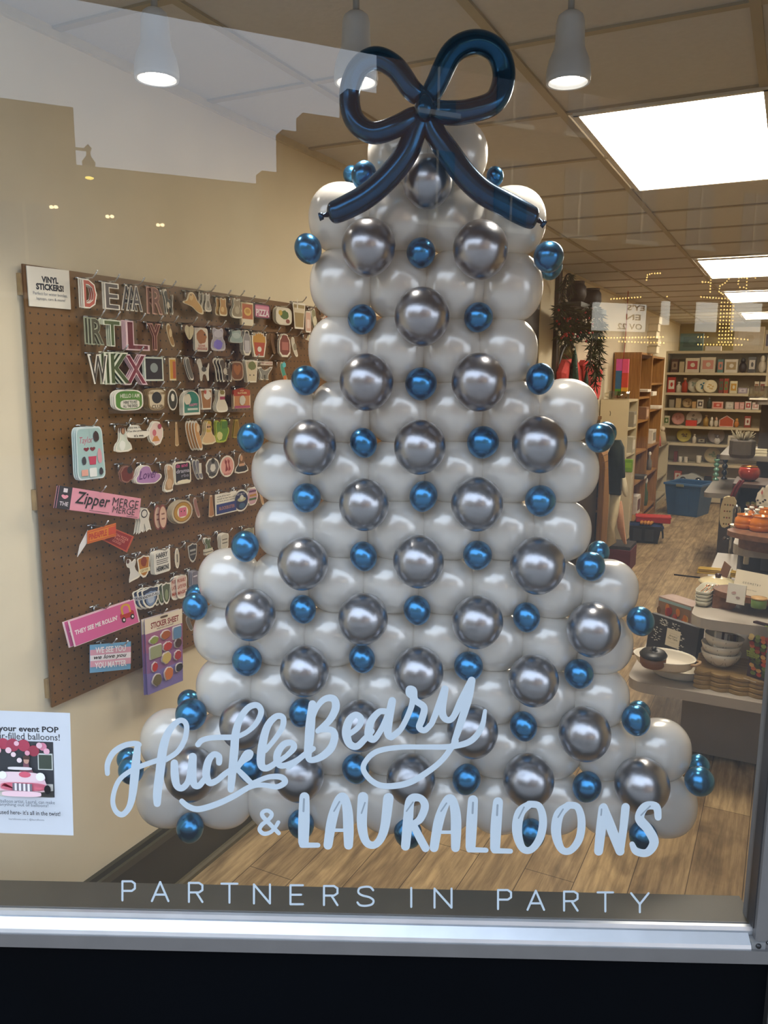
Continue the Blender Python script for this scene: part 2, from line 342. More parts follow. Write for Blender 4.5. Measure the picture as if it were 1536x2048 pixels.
# ================================================================== THE ROOM
M_wall = mat('#e3d6b8', .8, var=.03, scale=6, bump=.5)
M_dark = mat('#35301f', .5, var=.08, scale=12)
M_alu = mat('#d3d6da', .36, .75, var=.05, scale=14)
M_alu2 = mat('#757372', .5, .35, var=.05, scale=14)
UR, VB = 1.6, 14.75
WX0, WX1 = -1.247, .760
EU, EV = Vector((.80, 1.60, 0)).dot(R3), Vector((.80, 1.60, 0)).dot(D3)
foot = [room(UW, .91), Vector((.80, 1.60, 0)), room(EU+.02, EV+.14), room(UR, EV+.14), room(UR, VB), room(UW, VB)]
foot2 = [(p.x, p.y) for p in foot]
MB().prism(foot2, -.1, 0, plank_mat()).build('floor', kind='structure')
MB().prism(foot2, ZC, ZC+.12, mat('#c4c1bc', .85, var=.025, scale=60, bump=.25)).build('ceiling', kind='structure')
def slab(name, u0, u1, v0, v1, z0, z1, m, kind='structure'):
    return MB().box(((u0+u1)/2, (v0+v1)/2, (z0+z1)/2), (u1-u0, v1-v0, z1-z0), m).build(name, M=T((0, 0, 0), RZ), kind=kind)
slab('wall_left', UW-.15, UW, .6, VB+.15, -.1, ZC+.12, M_wall)
slab('wall_back', UW, UR, VB, VB+.15, -.1, ZC+.12, mat('#8f8154', .8, var=.04))
slab('wall_right', UR, UR+.15, EV, VB+.15, -.1, ZC+.12, M_wall)
slab('wall_front', EU+.16, UR+.15, EV, EV+.12, -.1, ZC+.12, mat('#6d6a67', .6))
g = MB()                                            # suspended ceiling grid
for k in range(-2, 4): g.box((-.155+.62*k+.0, 7.75, ZC-.004), (.026, 14.0, .008), mat('#a79d89', .6, var=.02))
for k in range(-2, 20): g.box((-.1, 2.872+.62*k+.0, ZC-.0035), (3.39, .026, .007), mat('#a79d89', .6, var=.02))
g.build('trim_1', M=T((0, 0, 0), RZ), kind='structure')
g = MB(); g.box((UW+.008, 7.6, ZC-.012), (.016, 14.2, .024), mat('#cfc3a6', .7)); g.build('trim_2', M=T((0, 0, 0), RZ), kind='structure')
g = MB()                                            # tall dark base with a cap and a shoe moulding
g.box((UW+.009, 7.6, .105), (.018, 14.2, .21), M_dark); g.box((UW+.014, 7.6, .222), (.028, 14.2, .024), mat('#4b4532', .45)); g.box((UW+.008, 7.6, .243), (.016, 14.2, .018), M_dark)
g.prism([(UW+.018, 0), (UW+.036, 0), (UW+.034, .012), (UW+.027, .019), (UW+.018, .021)], .5, 14.7, mat('#5a5138', .45), lambda x, z, t: (x, t, z))
g.build('baseboard_left', M=T((0, 0, 0), RZ), kind='structure')
# ---- the window: pane, sill, aluminium frame
win = bpy.data.objects.new('window_1', None); col.objects.link(win); win['kind'] = 'structure'
MB().box(((WX0+WX1)/2+.01, GY+.003, (2.66+.60)/2), (WX1-WX0+.02, .006, 2.06), glass_mat()).build('pane', win)
sz = .615
MB().prism([(GY+.008, sz-.02), (1.667, sz-.02), (1.667, sz), (GY+.008, sz)], WX0, WX1+.02, mat('#4b4437', .5, var=.1, scale=9), lambda y, z, t: (t, y, z)).build('inner_sill', win)
def ylev(py, Y): return zat(Vector((0, Y, 0)), py)
zA, zB, zC2, zD = sz+.002, ylev(1846, 1.557), ylev(1879, 1.53), ylev(1912, 1.527)
MB().prism([(GY+.001, sz-.06), (GY+.001, zA), (1.560, zA), (1.557, zB), (1.557, sz-.06)], WX0, .785, M_alu, lambda y, z, t: (t, y, z)).build('glazing_bead', win)
MB().prism([(1.557, zD+.01), (1.557, zB-.004), (1.552, zB-.001), (1.533, zC2+.003), (1.530, zC2-.004), (1.530, zD+.01)], WX0, .752, M_alu, lambda y, z, t: (t, y, z)).build('sill_channel', win)
MB().box((.768, 1.545, (zB+zC2)/2-.012), (.030, .022, zB-zC2+.004), mat('#8e8f90', .45, .5)).build('corner_block', win)
MB().prism([(1.567, zD-.006), (1.567, zC2-.007), (1.527, zC2-.007), (1.527, zD)], WX0, .800, M_alu2, lambda y, z, t: (t, y, z)).build('frame_rail', win)
g = MB(); g.box((.787, 1.575, 1.595), (.046, .075, 2.06), M_alu2, ch=.004); g.box((.7625, 1.566, 1.64), (.003, .03, 2.04), mat('#4a4848', .4, .4)); g.build('frame_mullion', win)
MB().lathe([(0, .004), (.004, .003), (.005, 0)], mat('#6f6f70', .3, .9), 10, M=Matrix.Translation((.790, 1.537, zB-.012)) @ Matrix.Rotation(math.pi/2, 4, 'X')).build('screw', win)
MB().lathe([(0, .003), (.005, .002), (.006, 0)], mat('#3a3a3c', .4, .8), 10, M=Matrix.Translation((.768, 1.533, (zB+zC2)/2-.008)) @ Matrix.Rotation(math.pi/2.6, 4, 'X')).build('screw', win)
g = MB(); g.box(((WX0+.8)/2, 1.59, zD/2-.01), (.8-WX0, .085, zD-.006), mat('#020408', .6, var=.2, scale=3, spec=.06)); g.build('wall_bulkhead', kind='structure')
g = MB(); g.box((.846, 1.60, 1.28), (.07, .16, 2.76), mat('#7f7b78', .5, .3, var=.04, scale=8), ch=.006); g.box((.805, 1.60, 1.28), (.010, .10, 2.70), mat('#060606', .7)); g.build('trim_3', kind='structure')
# ---- outside: paving, soffit over the entry, the far side of the street (all seen mirrored in the pane)
MB().box((0, -20, -.06), (120, 60, .1), mat('#827e78', .8, var=.1, scale=2)).build('pavement', kind='structure')
sf = [room(-3.5, .66), room(3, .66), room(3, EV+.1), room(EU, EV+.1), Vector((.80, 1.60, 0)), Vector((-1.3, 1.60, 0)), room(UW-.1, .9), room(-3.5, .9)]
MB().prism([(p.x, p.y) for p in sf], 2.64, 2.80, mat('#4c4740', .8)).build('soffit', kind='structure')
slab('wall_facade', -6, 6, .66, .95, 2.8, 6.0, mat('#7b5a45', .8))
slab('wall_pier', -3.5, UW-.15, .66, .95, -.1, 2.64, mat('#7b5a45', .8))
def rf(x, y, v=-16.0):      # the point of the plane v seen in the pane's reflection
    q = ray(x, y); o = Vector((0, 2*GY, CAM.z)); q = Vector((q.x, -q.y, q.z)); p = o + q*((v-o.dot(D3))/q.dot(D3)); return (p.dot(R3), p.z)
def block(name, u0, u1, zt, m, wins, mw, v=-16.0, dep=8.0, ms=None):
    mb = MB(); mb.box(((u0+u1)/2, v-dep/2, zt/2), (u1-u0, dep, zt), m)
    for (a, b, c, e) in wins:
        mb.box(((a+b)/2, v+.02, (c+e)/2), (b-a, .04, e-c), mw); mb.box(((a+b)/2, v+.06, c-.06), (b-a+.2, .14, .12), ms or m)
        mb.box(((a+b)/2, v+.04, (c+e)/2), (.06, .05, e-c), ms or m)
    o = mb.build(name, M=T((0, 0, 0), RZ), kind='structure'); return o
Mbr, Mwd, Mst = mat('#7c5b43', .85, var=.12, scale=3), mat('#3a4450', .15, var=.05), mat('#b8aa94', .8)
block('building_corner', -14, .01, 7.18, mat('#8a775f', .85, var=.1, scale=2), [(-1.6, -.5, 3.4, 5.2), (-4.4, -3, 3.4, 5.2)], Mwd, ms=Mst)
block('building_low', .01, 4.0, 6.06, mat('#9a8a70', .85, var=.1, scale=2), [(.5, 1.6, 1.0, 2.9), (2.1, 3.5, 1.0, 2.9)], Mwd, ms=Mst)
block('building_step', 4.0, 4.5, 6.36, Mbr, [], Mwd, dep=.5); block('building_shoulder', 4.5, 5.0, 7.3, Mbr, [], Mwd, dep=.5); block('building_gable', 5.0, 6.1, 7.73, Mbr, [], Mwd, dep=.5); block('building_bay', 6.1, 7.2, 8.4, Mbr, [], Mwd, dep=.5)
ww = [(a, a+1.0, z, z+1.7) for a in (8.0, 10.2, 12.4, 14.6, 16.8, 19.0, 21.2) for z in (5.6, 8.2)]
block('building_tall', 7.2, 32, 11.5, Mbr, ww, Mwd, dep=.8, ms=Mst)
g = MB(); u_, z_ = rf(178, 318); g.lathe([(.0, 0), (.12, .0), (.14, .1), (.05, .22), (.04, .3), (.08, .38), (.0, .46)], mat('#6a5f50', .6), 10, M=T((u_, -16.1, 6.06)))
g.box((u_-.12, -16.1, 6.40), (.3, .05, .05), mat('#6a5f50', .6)); g.build('roof_finial', M=T((0, 0, 0), RZ), kind='structure')
Mbulb = emis('#ffd27a', 20, False); Mbulb2 = emis('#ffe9b8', 16, False)
g = MB()                                            # little lamps on the far shopfronts
for x, y in ((103, 414), (112, 414), (215, 433), (224, 433), (316, 450), (325, 450)):
    u_, z_ = rf(x, y, -15.7); g.ell((u_, -15.7, z_), (.045, .04, .035), Mbulb2, nu=8, nv=6)
u_, z_ = rf(179, 356, -15.7); g.ell((u_, -15.7, z_), (.09, .05, .03), emis('#ffe36a', 12, False), nu=10, nv=6)
g.build('shopfront_lamps', M=T((0, 0, 0), RZ), kind='structure')
# theatre marquee
mq = bpy.data.objects.new('theatre_marquee', None); col.objects.link(mq); mq.matrix_basis = T((0, 0, 0), RZ); mq['kind'] = 'structure'
VM = -14.6
def mbox(mb, x0, y0, x1, y1, m, d=.1, v=VM):
    a, z1 = rf(x0, y0, v); b, z0 = rf(x1, y1, v); mb.box(((a+b)/2, v-d/2, (z0+z1)/2), (abs(b-a), d, abs(z1-z0)), m)
Mlb, Mtx = mat('#f1ead8', .6, emit=4.0, var=.02), mat('#151313', .5, var=0)
g = MB(); mbox(g, 1190, 604, 1290, 664, Mlb); mbox(g, 1328, 602, 1338, 650, Mlb); mbox(g, 1398, 604, 1432, 664, Mlb); mbox(g, 1470, 604, 1520, 664, Mlb); g.build('letter_board', mq)
g = MB(); mbox(g, 1186, 666, 1560, 690, mat('#8a8172', .6), .8); mbox(g, 1205, 700, 1560, 722, mat('#a58b68', .6), .6, VM-.3); g.build('canopy', mq)
def mtext(mb, s, x0, y0, x1, y1, m, v=VM+.01):
    vs, fs = text_polys(s, .02); a, z1 = rf(x0, y0, v); b, z0 = rf(x1, y1, v)
    mb.add([(b+(a-b)*p, v, z0+(z1-z0)*q) for p, q in vs], fs, m)
g = MB(); mtext(g, "EY'S", 1255, 609, 1289, 622, Mtx); mtext(g, 'EN', 1252, 628, 1281, 641, Mtx); mtext(g, 'OV 22', 1235, 646, 1284, 660, Mtx)
mtext(g, 'DULUTH', 1236, 706, 1285, 716, mat('#7a2f22', .6, var=0), VM-.28); g.build('marquee_lettering', mq)
g = MB()
def bulbs(p, n=None, step=6.2):
    for (x0, y0), (x1, y1) in zip(p[:-1], p[1:]):
        k = max(1, round(math.hypot(x1-x0, y1-y0)/step))
        for i in range(k):
            x, y = x0+(x1-x0)*i/k, y0+(y1-y0)*i/k; u_, z_ = rf(x, y, VM+.08); g.ell((u_, VM+.08, z_), (.023, .02, .023), Mbulb, nu=6, nv=4)
for r in ([(1222, 598), (1287, 594)], [(1402, 594), (1462, 598)], [(1293, 560), (1295, 550), (1304, 547), (1326, 546)], [(1405, 564), (1423, 565)], [(1422, 554), (1420, 590)],
          [(1458, 558), (1450, 566), (1440, 572), (1438, 583), (1446, 589), (1454, 589)], [(1494, 555), (1478, 556), (1476, 568), (1480, 575), (1494, 575)], [(1494, 557), (1492, 590)], [(1511, 556), (1506, 558)],
          [(1334, 593), (1337, 593)], [(1198, 676), (1332, 674)], [(1238, 683), (1334, 686)], [(1396, 674), (1422, 674)], [(1396, 689), (1490, 690)], [(1462, 676), (1502, 680)]): bulbs(r)
for j in range(12):
    for i in range(5):
        u_, z_ = rf(1443+i*6.2-j*.5, 605+j*7.2, VM+.08); g.ell((u_, VM+.08, z_), (.024, .02, .024), Mbulb, nu=6, nv=4)
g.build('bulbs', mq, kind='structure')

# ================================================================== LIGHTS
Mpan = emis('#fff3de', PANEL)
for i, (v0, v1, zt) in enumerate(((2.88, 4.11, 'nearest the window, full width of two tiles'), (6.70, 7.94, 'second from the window'), (9.33, 10.55, 'third from the window'), (12.44, 13.66, 'farthest from the window'))):
    t = thing('ceiling_light', 'flat white light panel in the ceiling grid, ' + zt, 'ceiling light', room(-.44, (v0+v1)/2, ZC-.012), RZ, 'ceiling light panels')
    g = MB(); L_ = (v1-v0)/2
    for s in (-1, 1): g.box((s*.293, 0, .002), (.018, 2*L_+.02, .012), mat('#d8d2c4', .5)); g.box((0, s*(L_+.004), .002), (.60, .018, .012), mat('#d8d2c4', .5))
    g.build('frame', t)
    MB().box((0, 0, .003), (.57, 2*L_, .006), Mpan).build('diffuser', t)
Mlamp = mat('#c9c9c7', .45, var=.03)
for i, (x, yb, lb) in enumerate(((314, 160, 'first grey bell-shaped spotlight hanging over the pegboard side'), (712, 167, 'middle grey bell-shaped spotlight half hidden behind the bow loop'), (1136, 167, 'grey bell-shaped spotlight hanging beside the big ceiling panel'))):
    p = gl(x, yb, 1.95); t = thing('pendant_spotlight', lb, 'pendant light', p, 0, 'pendant spotlights')
    MB().lathe([(.044, .001), (.0495, 0), (.050, .012), (.049, .028), (.045, .048), (.038, .064), (.034, .074), (.0325, .090), (.031, .128), (.027, .140), (.018, .147), (0, .149)], Mlamp, 28, cap=False).build('shade', t)
    MB().lathe([(.0495, .0005), (.046, .0), (.040, .018), (.034, .022)], mat('#ffffff', .3, var=0), 28, cap=False).build('reflector', t)
    MB().lathe([(0, .0205), (.035, .0205)], emis('#fffaf0', 14), 24).build('lamp_face', t)
    MB().tube([(0, 0, .145), (0, 0, ZC-p.z-.012)], .0075, mat('#9d9a94', .5), 10).build('stem', t)
    MB().lathe([(.045, ZC-p.z-.0005), (.045, ZC-p.z-.012), (.0, ZC-p.z-.014)][::-1], Mlamp, 24).build('ceiling_rose', t)
    ld = bpy.data.lights.new('lamp', 'SPOT'); ld.energy = SPOT; ld.spot_size = 1.9; ld.spot_blend = .8; ld.color = (1, .93, .82); ld.shadow_soft_size = .03
    lo = bpy.data.objects.new('lamp', ld); col.objects.link(lo); lo.parent = t; lo.location = (0, 0, .012)

# ================================================================== BALLOON TREE
YT = 1.95
tree = thing('balloon_tree', 'tall flat christmas tree of white, silver and blue balloons hanging behind the window', 'balloon tree', (0, YT, .55))
off = Vector((0, YT, .55))
M_wh = mat('#f0ede6', .22, .14, var=.01, scale=8, sub=.25, spec=1.0, coat=.6)
M_si = mat('#a4a5aa', .275, .95, var=.04, scale=20)
M_bl = mat('#3a7cab', .25, .92, var=.05, scale=20)
M_nv = mat('#144768', .2, .75, var=.06, scale=20)
rows = [(735, 975, 308, 312, 2), (617, 1091, 435, 445, 4), (620, 1085, 567, 576, 4), (617, 1075, 702, 704, 4), (508, 1195, 826, 823, 6), (503, 1196, 941, 940, 6),
        (511, 1181, 1057, 1063, 6), (397, 1275, 1155, 1180, 8), (388, 1265, 1263, 1287, 8), (393, 1257, 1372, 1397, 8), (283, 1380, 1475, 1498, 10), (273, 1391, 1588, 1608, 10)]
hts = []
for k, (xl, xr, yl, yr, n) in enumerate(rows):
    mid = lambda j: (rows[j][2]+rows[j][3])/2
    hts.append(((mid(k+1)-mid(k)) if k+1 < len(rows) else mid(k)-mid(k-1), (mid(k)-mid(k-1)) if k else mid(1)-mid(0)))
for k, (xl, xr, yl, yr, n) in enumerate(rows):
    ax = (xr-xl)/n*.5*1.13; step = (xr-xl-2*ax)/(n-1)
    for i in range(n):
        x = xl+ax+step*i; y = yl+(yr-yl)*(i+.5)/n; p = gl(x, y, YT); a = ax*depth(p)/FPX
        up, dn = gl(x, y-hts[k][1]/2, YT).z, gl(x, y+hts[k][0]/2, YT).z
        MB().ell((p.x, random.uniform(-.004, .004), (up+dn)/2-.55), (a, .070, (up-dn)/2*1.10), M_wh, e=2.2, nu=32, nv=22).build('white_balloon', tree)
def drop(name, x, y, r, m, Y, dn=1.04, neck=True, roll=0.0):
    p = gl(x, y, Y); q = r*depth(p)/FPX; rot = Matrix.Translation(p-off) @ Matrix.Rotation(roll, 4, 'Y')
    o = MB().ell((0, 0, 0), (q, q*.98, q*dn), m, nu=36, nv=24, tip=.06).build(name, tree, rot)
    MB().lathe([(.0, .006), (.004, .004), (.0045, -.002), (.009, -.010), (.008, -.011), (0, -.006)][::-1], m, 10, M=Matrix.Translation((0, q*.99, -q*.2)) @ Matrix.Rotation(1.4, 4, 'X')).build('neck', o); return o
YF = YT-.100
silver = [(855, 362, 50), (737, 493, 54), (961, 498, 55), (844, 632, 55), (733, 763, 54), (958, 763, 55), (620, 893, 53), (840, 893, 52), (1079, 887, 55), (728, 1008, 50), (954, 1007, 52),
          (606, 1126, 51), (837, 1122, 51), (1075, 1130, 55), (501, 1228, 50), (726, 1237, 50), (955, 1243, 51), (1187, 1258, 53), (609, 1341, 49), (837, 1344, 50), (1067, 1360, 50),
          (488, 1447, 49), (721, 1450, 49), (945, 1462, 51), (1169, 1467, 52), (381, 1547, 52), (598, 1550, 50), (822, 1558, 49), (1057, 1560, 51), (1284, 1570, 54)]
for i, (x, y, r) in enumerate(silver): drop('silver_balloon', x, y, r, M_si, YF, 1.03, roll=random.uniform(-.15, .15))
blue = [(616, 497, 27), (842, 505, 29), (1097, 513, 30), (724, 638, 29), (957, 634, 29), (611, 760, 29), (842, 767, 32), (1080, 757, 28), (501, 875, 27), (727, 885, 27), (966, 884, 32), (1200, 875, 29),
        (613, 995, 29), (847, 992, 28), (1081, 1001, 31), (490, 1092, 28), (727, 1112, 27), (955, 1110, 29), (1181, 1132, 29), (390, 1212, 25), (606, 1218, 26), (834, 1220, 27), (1053, 1234, 27), (1281, 1242, 27),
        (494, 1321, 30), (724, 1317, 26), (937, 1332, 29), (1158, 1347, 29), (382, 1428, 31), (604, 1425, 26), (829, 1437, 27), (1047, 1452, 27), (1272, 1440, 28), (262, 1540, 25), (500, 1535, 27), (711, 1537, 27),
        (933, 1558, 28), (1174, 1573, 28), (1399, 1562, 29), (380, 1655, 27), (602, 1648, 26), (816, 1665, 28), (1063, 1667, 27), (1287, 1673, 28), (728, 350, 25), (990, 352, 17)]
for x, y, r in blue: drop('blue_balloon', x, y, r, M_bl, YF+.035, 1.1 if r < 29 else 1.0, roll=random.uniform(-.4, .4))
for x, y, r in [(703, 349, 17), (1100, 532, 25), (1197, 1104, 22), (394, 1192, 23), (1277, 1425, 23), (377, 1402, 22), (256, 1518, 22), (1396, 1532, 23), (1211, 866, 22)]: drop('blue_balloon', x, y, r, M_bl, YT+.10)
# the bow of modelling balloons
bow = bpy.data.objects.new('bow', None); col.objects.link(bow); bow.parent = tree
YB = YT-.155
def strip(pts, name, ends=None):
    w_ = []
    for x, y, r, dy in catmull([(*p, 0) if len(p) == 3 else p for p in pts], 7):
        p = gl(x, y, YB+dy); w_.append((p-off, r*depth(p)/FPX))
    n = len(w_); k = lambda i: w_[i][1]*(1 if 3 < i < n-4 else (.28, .62, .84, .96)[min(i, n-1-i)])
    o = MB().tube([q[0] for q in w_], [k(i) for i in range(n)], M_nv, 20).build(name, bow)
    if ends:
        a, b = gl(*ends[0], YB)-off, gl(*ends[1], YB)-off
        MB().tube([a, a.lerp(b, .5), a.lerp(b, .55), b], [.006, .0035, .0075, .009], M_nv, 10).build('knot_end', o)
strip([(843, 196, 19, .0), (822, 178, 21, -.01), (790, 135, 22, -.015), (750, 117, 22, -.01), (714, 140, 21, 0), (699, 190, 21, .01), (709, 240, 21, .005), (745, 266, 21, -.005), (795, 252, 21, -.012), (843, 222, 19, .0)], 'loop')
strip([(856, 200, 20, .01), (873, 168, 22, .0), (905, 105, 23, -.012), (950, 84, 23, -.01), (992, 102, 23, .0), (1008, 150, 23, .01), (990, 202, 23, .0), (941, 222, 23, -.01), (895, 226, 23, -.015), (854, 218, 19, .005)], 'loop')
strip([(846, 226, 20), (833, 256, 22), (813, 306, 24), (778, 352, 24), (733, 392, 24), (683, 419, 23), (655, 429, 20)], 'tail', ((656, 429), (638, 434)))
strip([(856, 226, 20), (868, 262, 22), (896, 304, 24), (930, 350, 24), (966, 384, 24), (1010, 408, 24), (1056, 432, 23), (1076, 439, 19)], 'tail', ((1076, 440), (1090, 450)))
p = gl(849, 216, YB-.022)-off; MB().ell(p, (.021, .02, .027), M_nv, nu=24, nv=16).build('knot', bow)
p = gl(846, 196, YB-.012)-off; MB().ell(p, (.015, .015, .016), M_nv, nu=20, nv=12).build('knot', bow)

# ================================================================== LETTERING ON THE GLASS, THE NOTICE
M_vi = mat('#c6d3dd', .45, var=.015, scale=3, sub=.12)
def glp(x, y, lift=0.0): p = gl(x, y); return (p.x, GY-.0006-lift, p.z)
gX = lambda p, w_=None: [(180+x*.28646, 1340+y*.28646, b*.28646) for x, y, b in p]
gB = lambda p: [(580+x*.27344, 1330+y*.27344, b*.27344) for x, y, b in p]
lt = MB()
for s in ([(122, 722, 34), (125, 650, 40), (165, 575, 42), (235, 528, 40), (310, 512, 38), (345, 520, 34)], [(335, 515, 40), (322, 640, 60), (308, 780, 60), (292, 900, 50), (268, 968, 42), (225, 1008, 40), (182, 985, 36), (160, 920, 34), (175, 830, 34), (215, 755, 34), (290, 700, 34), (370, 665, 36), (470, 630, 36)],
          [(470, 930, 50), (472, 850, 62), (492, 690, 64), (512, 540, 62), (550, 430, 50), (610, 360, 40), (655, 355, 38), (676, 400, 38), (660, 490, 38), (610, 570, 36), (530, 625, 36)],
          [(590, 648, 52), (594, 740, 58), (608, 805, 50), (645, 822, 44), (690, 765, 44), (718, 605, 54)], [(718, 605, 58), (716, 720, 58), (728, 795, 50), (762, 805, 44), (800, 760, 40)],
          [(902, 645, 42), (900, 600, 44), (862, 588, 42), (825, 640, 52), (812, 730, 56), (836, 784, 48), (885, 770, 42), (940, 725, 40), (990, 690, 36)],
          [(755, 518, 40), (785, 488, 38), (860, 470, 38), (1000, 468, 40)], [(984, 832, 44), (992, 740, 56), (1008, 560, 60), (1018, 440, 56), (1050, 335, 48), (1110, 258, 44), (1170, 245, 42), (1196, 290, 42), (1165, 365, 38), (1105, 425, 34), (1040, 460, 34)],
          [(1010, 705, 38), (1060, 640, 40), (1112, 605, 40), (1122, 575, 38), (1090, 578, 36), (1045, 650, 34)], [(1030, 690, 36), (1085, 745, 42), (1135, 795, 36)],
          [(1130, 790, 34), (1245, 745, 36), (1335, 745, 42), (1362, 780, 42), (1305, 812, 38), (1210, 800, 34), (1120, 812, 38), (1000, 880, 40), (880, 935, 42), (760, 968, 42), (690, 950, 40), (642, 912, 36)],
          [(1305, 640, 40), (1235, 682, 46), (1195, 650, 56), (1205, 520, 60), (1240, 390, 52), (1300, 322, 44), (1348, 330, 42), (1345, 395, 40), (1295, 475, 36), (1225, 560, 34)],
          [(1290, 650, 38), (1370, 598, 36), (1424, 540, 44), (1408, 505, 42), (1355, 515, 46), (1312, 575, 52), (1308, 640, 46), (1345, 665, 42), (1420, 640, 38), (1500, 590, 36), (1560, 545, 36)]): brush(lt, gX(s), M_vi, glp)
for s in ([(-10, 745, 40), (60, 690, 42), (120, 640, 40)], [(165, 282, 56), (150, 430, 70), (140, 560, 66), (132, 640, 56), (150, 690, 44), (225, 670, 52), (300, 605, 58), (328, 515, 54), (300, 470, 46), (215, 470, 40)], [(160, 400, 40), (195, 310, 40), (255, 245, 46), (320, 245, 54), (335, 310, 58), (290, 400, 52), (205, 478, 40)],
          [(430, 505, 38), (500, 450, 42), (520, 390, 48), (480, 360, 46), (432, 405, 58), (412, 490, 64), (435, 570, 56), (490, 590, 50), (550, 535, 46), (600, 480, 40)], [(700, 335, 44), (650, 340, 46), (592, 410, 56), (575, 505, 60), (612, 540, 48), (660, 480, 44), (715, 370, 50), (748, 258, 56)], [(748, 258, 56), (722, 400, 62), (716, 490, 56), (742, 520, 48), (800, 475, 44)],
          [(740, 525, 44), (810, 465, 42), (875, 335, 42), (898, 240, 44), (868, 205, 42), (870, 168, 40), (905, 180, 46), (915, 250, 48), (980, 305, 50), (965, 390, 52), (945, 450, 48), (985, 472, 44), (1035, 425, 42)], [(1035, 425, 42), (1085, 300, 50), (1132, 172, 56)], [(1132, 172, 56), (1112, 330, 56), (1140, 392, 48), (1190, 380, 46), (1255, 250, 54), (1328, 108, 56)], [(1328, 108, 56), (1300, 250, 60), (1240, 440, 54), (1200, 555, 44)],
          [(1212, 550, 44), (1120, 680, 42), (1000, 780, 44), (860, 858, 46), (700, 880, 44), (600, 842, 42), (538, 760, 40), (560, 690, 40), (640, 625, 40), (800, 596, 38), (1000, 594, 38), (1180, 590, 42), (1320, 550, 46), (1400, 450, 42), (1425, 330, 28)]): brush(lt, gB(s), M_vi, glp)
tag(lt.build('window_lettering'), 'pale blue brush-script lettering across the lower balloons on the window glass', 'lettering')
lt = MB()
brush(lt, [(180+x*.28646, 1340+y*.28646, b*.28646) for x, y, b in [(1318, 1138, 30), (1262, 1080, 30), (1205, 1018, 30), (1210, 988, 28), (1245, 982, 28), (1270, 1008, 28), (1245, 1045, 28), (1200, 1080, 30), (1185, 1115, 30), (1215, 1142, 30), (1262, 1130, 28), (1295, 1095, 26), (1315, 1062, 28)]], M_vi, glp)
tag(lt.build('window_ampersand'), 'pale blue ampersand on the window glass under the script', 'lettering')
def glq(x, y, lift=0.0): p = gl(x, y); return (p.x, -.0006-lift, p.z)
Mslot = mat('#8f9aa4', .5, var=0)
t = thing('window_lettering', 'chunky pale blue capitals on the window glass beside the ampersand', 'lettering', (0, GY, 0))
for main, cut in (([[(609, 1594, 20), (608, 1640, 23), (607, 1684, 21)], [(604, 1690, 11), (636, 1690, 10)]], [[(608, 1598, 4), (607, 1622, 4)]]),
        ([[(656, 1690, 18), (664, 1640, 20), (677, 1600, 17), (688, 1594, 16), (695, 1620, 20), (697, 1660, 21), (697, 1690, 18)], [(664, 1660, 7), (694, 1660, 7)]], [[(668, 1622, 3), (679, 1603, 3)]]),
        ([[(726, 1594, 21), (724, 1650, 20), (733, 1684, 16), (752, 1688, 15), (768, 1660, 18), (777, 1596, 21)]], [[(723, 1626, 3), (730, 1605, 3)]]),
        ([[(811, 1692, 18), (816, 1640, 20), (821, 1600, 18), (840, 1596, 15), (850, 1612, 16), (840, 1638, 15), (825, 1648, 12)], [(826, 1648, 14), (838, 1672, 16), (851, 1696, 16)]], [[(813, 1622, 3), (826, 1604, 3)]]),
        ([[(868, 1695, 18), (878, 1640, 20), (893, 1602, 17), (904, 1598, 16), (911, 1625, 20), (912, 1660, 21), (911, 1695, 18)], [(878, 1664, 7), (910, 1664, 7)]], [[(882, 1622, 3), (893, 1606, 3)]]),
        ([[(946, 1600, 20), (943, 1650, 22), (941, 1694, 20)], [(938, 1699, 11), (972, 1700, 10)]], [[(946, 1605, 4), (945, 1626, 4)]]),
        ([[(996, 1604, 20), (992, 1650, 22), (990, 1696, 20)], [(988, 1701, 11), (1021, 1702, 10)]], [[(995, 1610, 4), (994, 1630, 4)]]),
        ([[(1060, 1608, 14), (1040, 1625, 20), (1034, 1662, 20), (1044, 1695, 15), (1062, 1699, 14), (1080, 1675, 16), (1086, 1640, 16), (1078, 1612, 14), (1058, 1608, 14)]], [[(1037, 1636, 3), (1048, 1614, 3)]]),
        ([[(1138, 1610, 14), (1118, 1628, 20), (1112, 1664, 20), (1122, 1697, 15), (1140, 1701, 14), (1158, 1678, 16), (1163, 1642, 16), (1155, 1614, 14), (1136, 1610, 14)]], [[(1116, 1634, 3), (1126, 1618, 3)]]),
        ([[(1197, 1702, 18), (1202, 1655, 20), (1206, 1616, 18)], [(1207, 1614, 16), (1222, 1655, 20), (1240, 1702, 18)], [(1240, 1702, 16), (1246, 1660, 16), (1251, 1614, 17)]], [[(1202, 1630, 3), (1203, 1618, 3)]]),
        ([[(1316, 1634, 14), (1312, 1613, 16), (1290, 1613, 17), (1279, 1636, 19), (1296, 1658, 19), (1308, 1684, 19), (1294, 1705, 16), (1272, 1702, 15), (1264, 1688, 11)]], [[(1282, 1630, 3), (1300, 1612, 3)]])):
    lt = MB()
    for s in main: brush(lt, s, M_vi, glq, 6)
    for s in cut: brush(lt, s, Mslot, glq, 4)
    lt.build('letter', t)
t = thing('window_lettering', 'thin widely spaced pale capitals low on the window glass above the frame', 'lettering', (0, GY, 0))
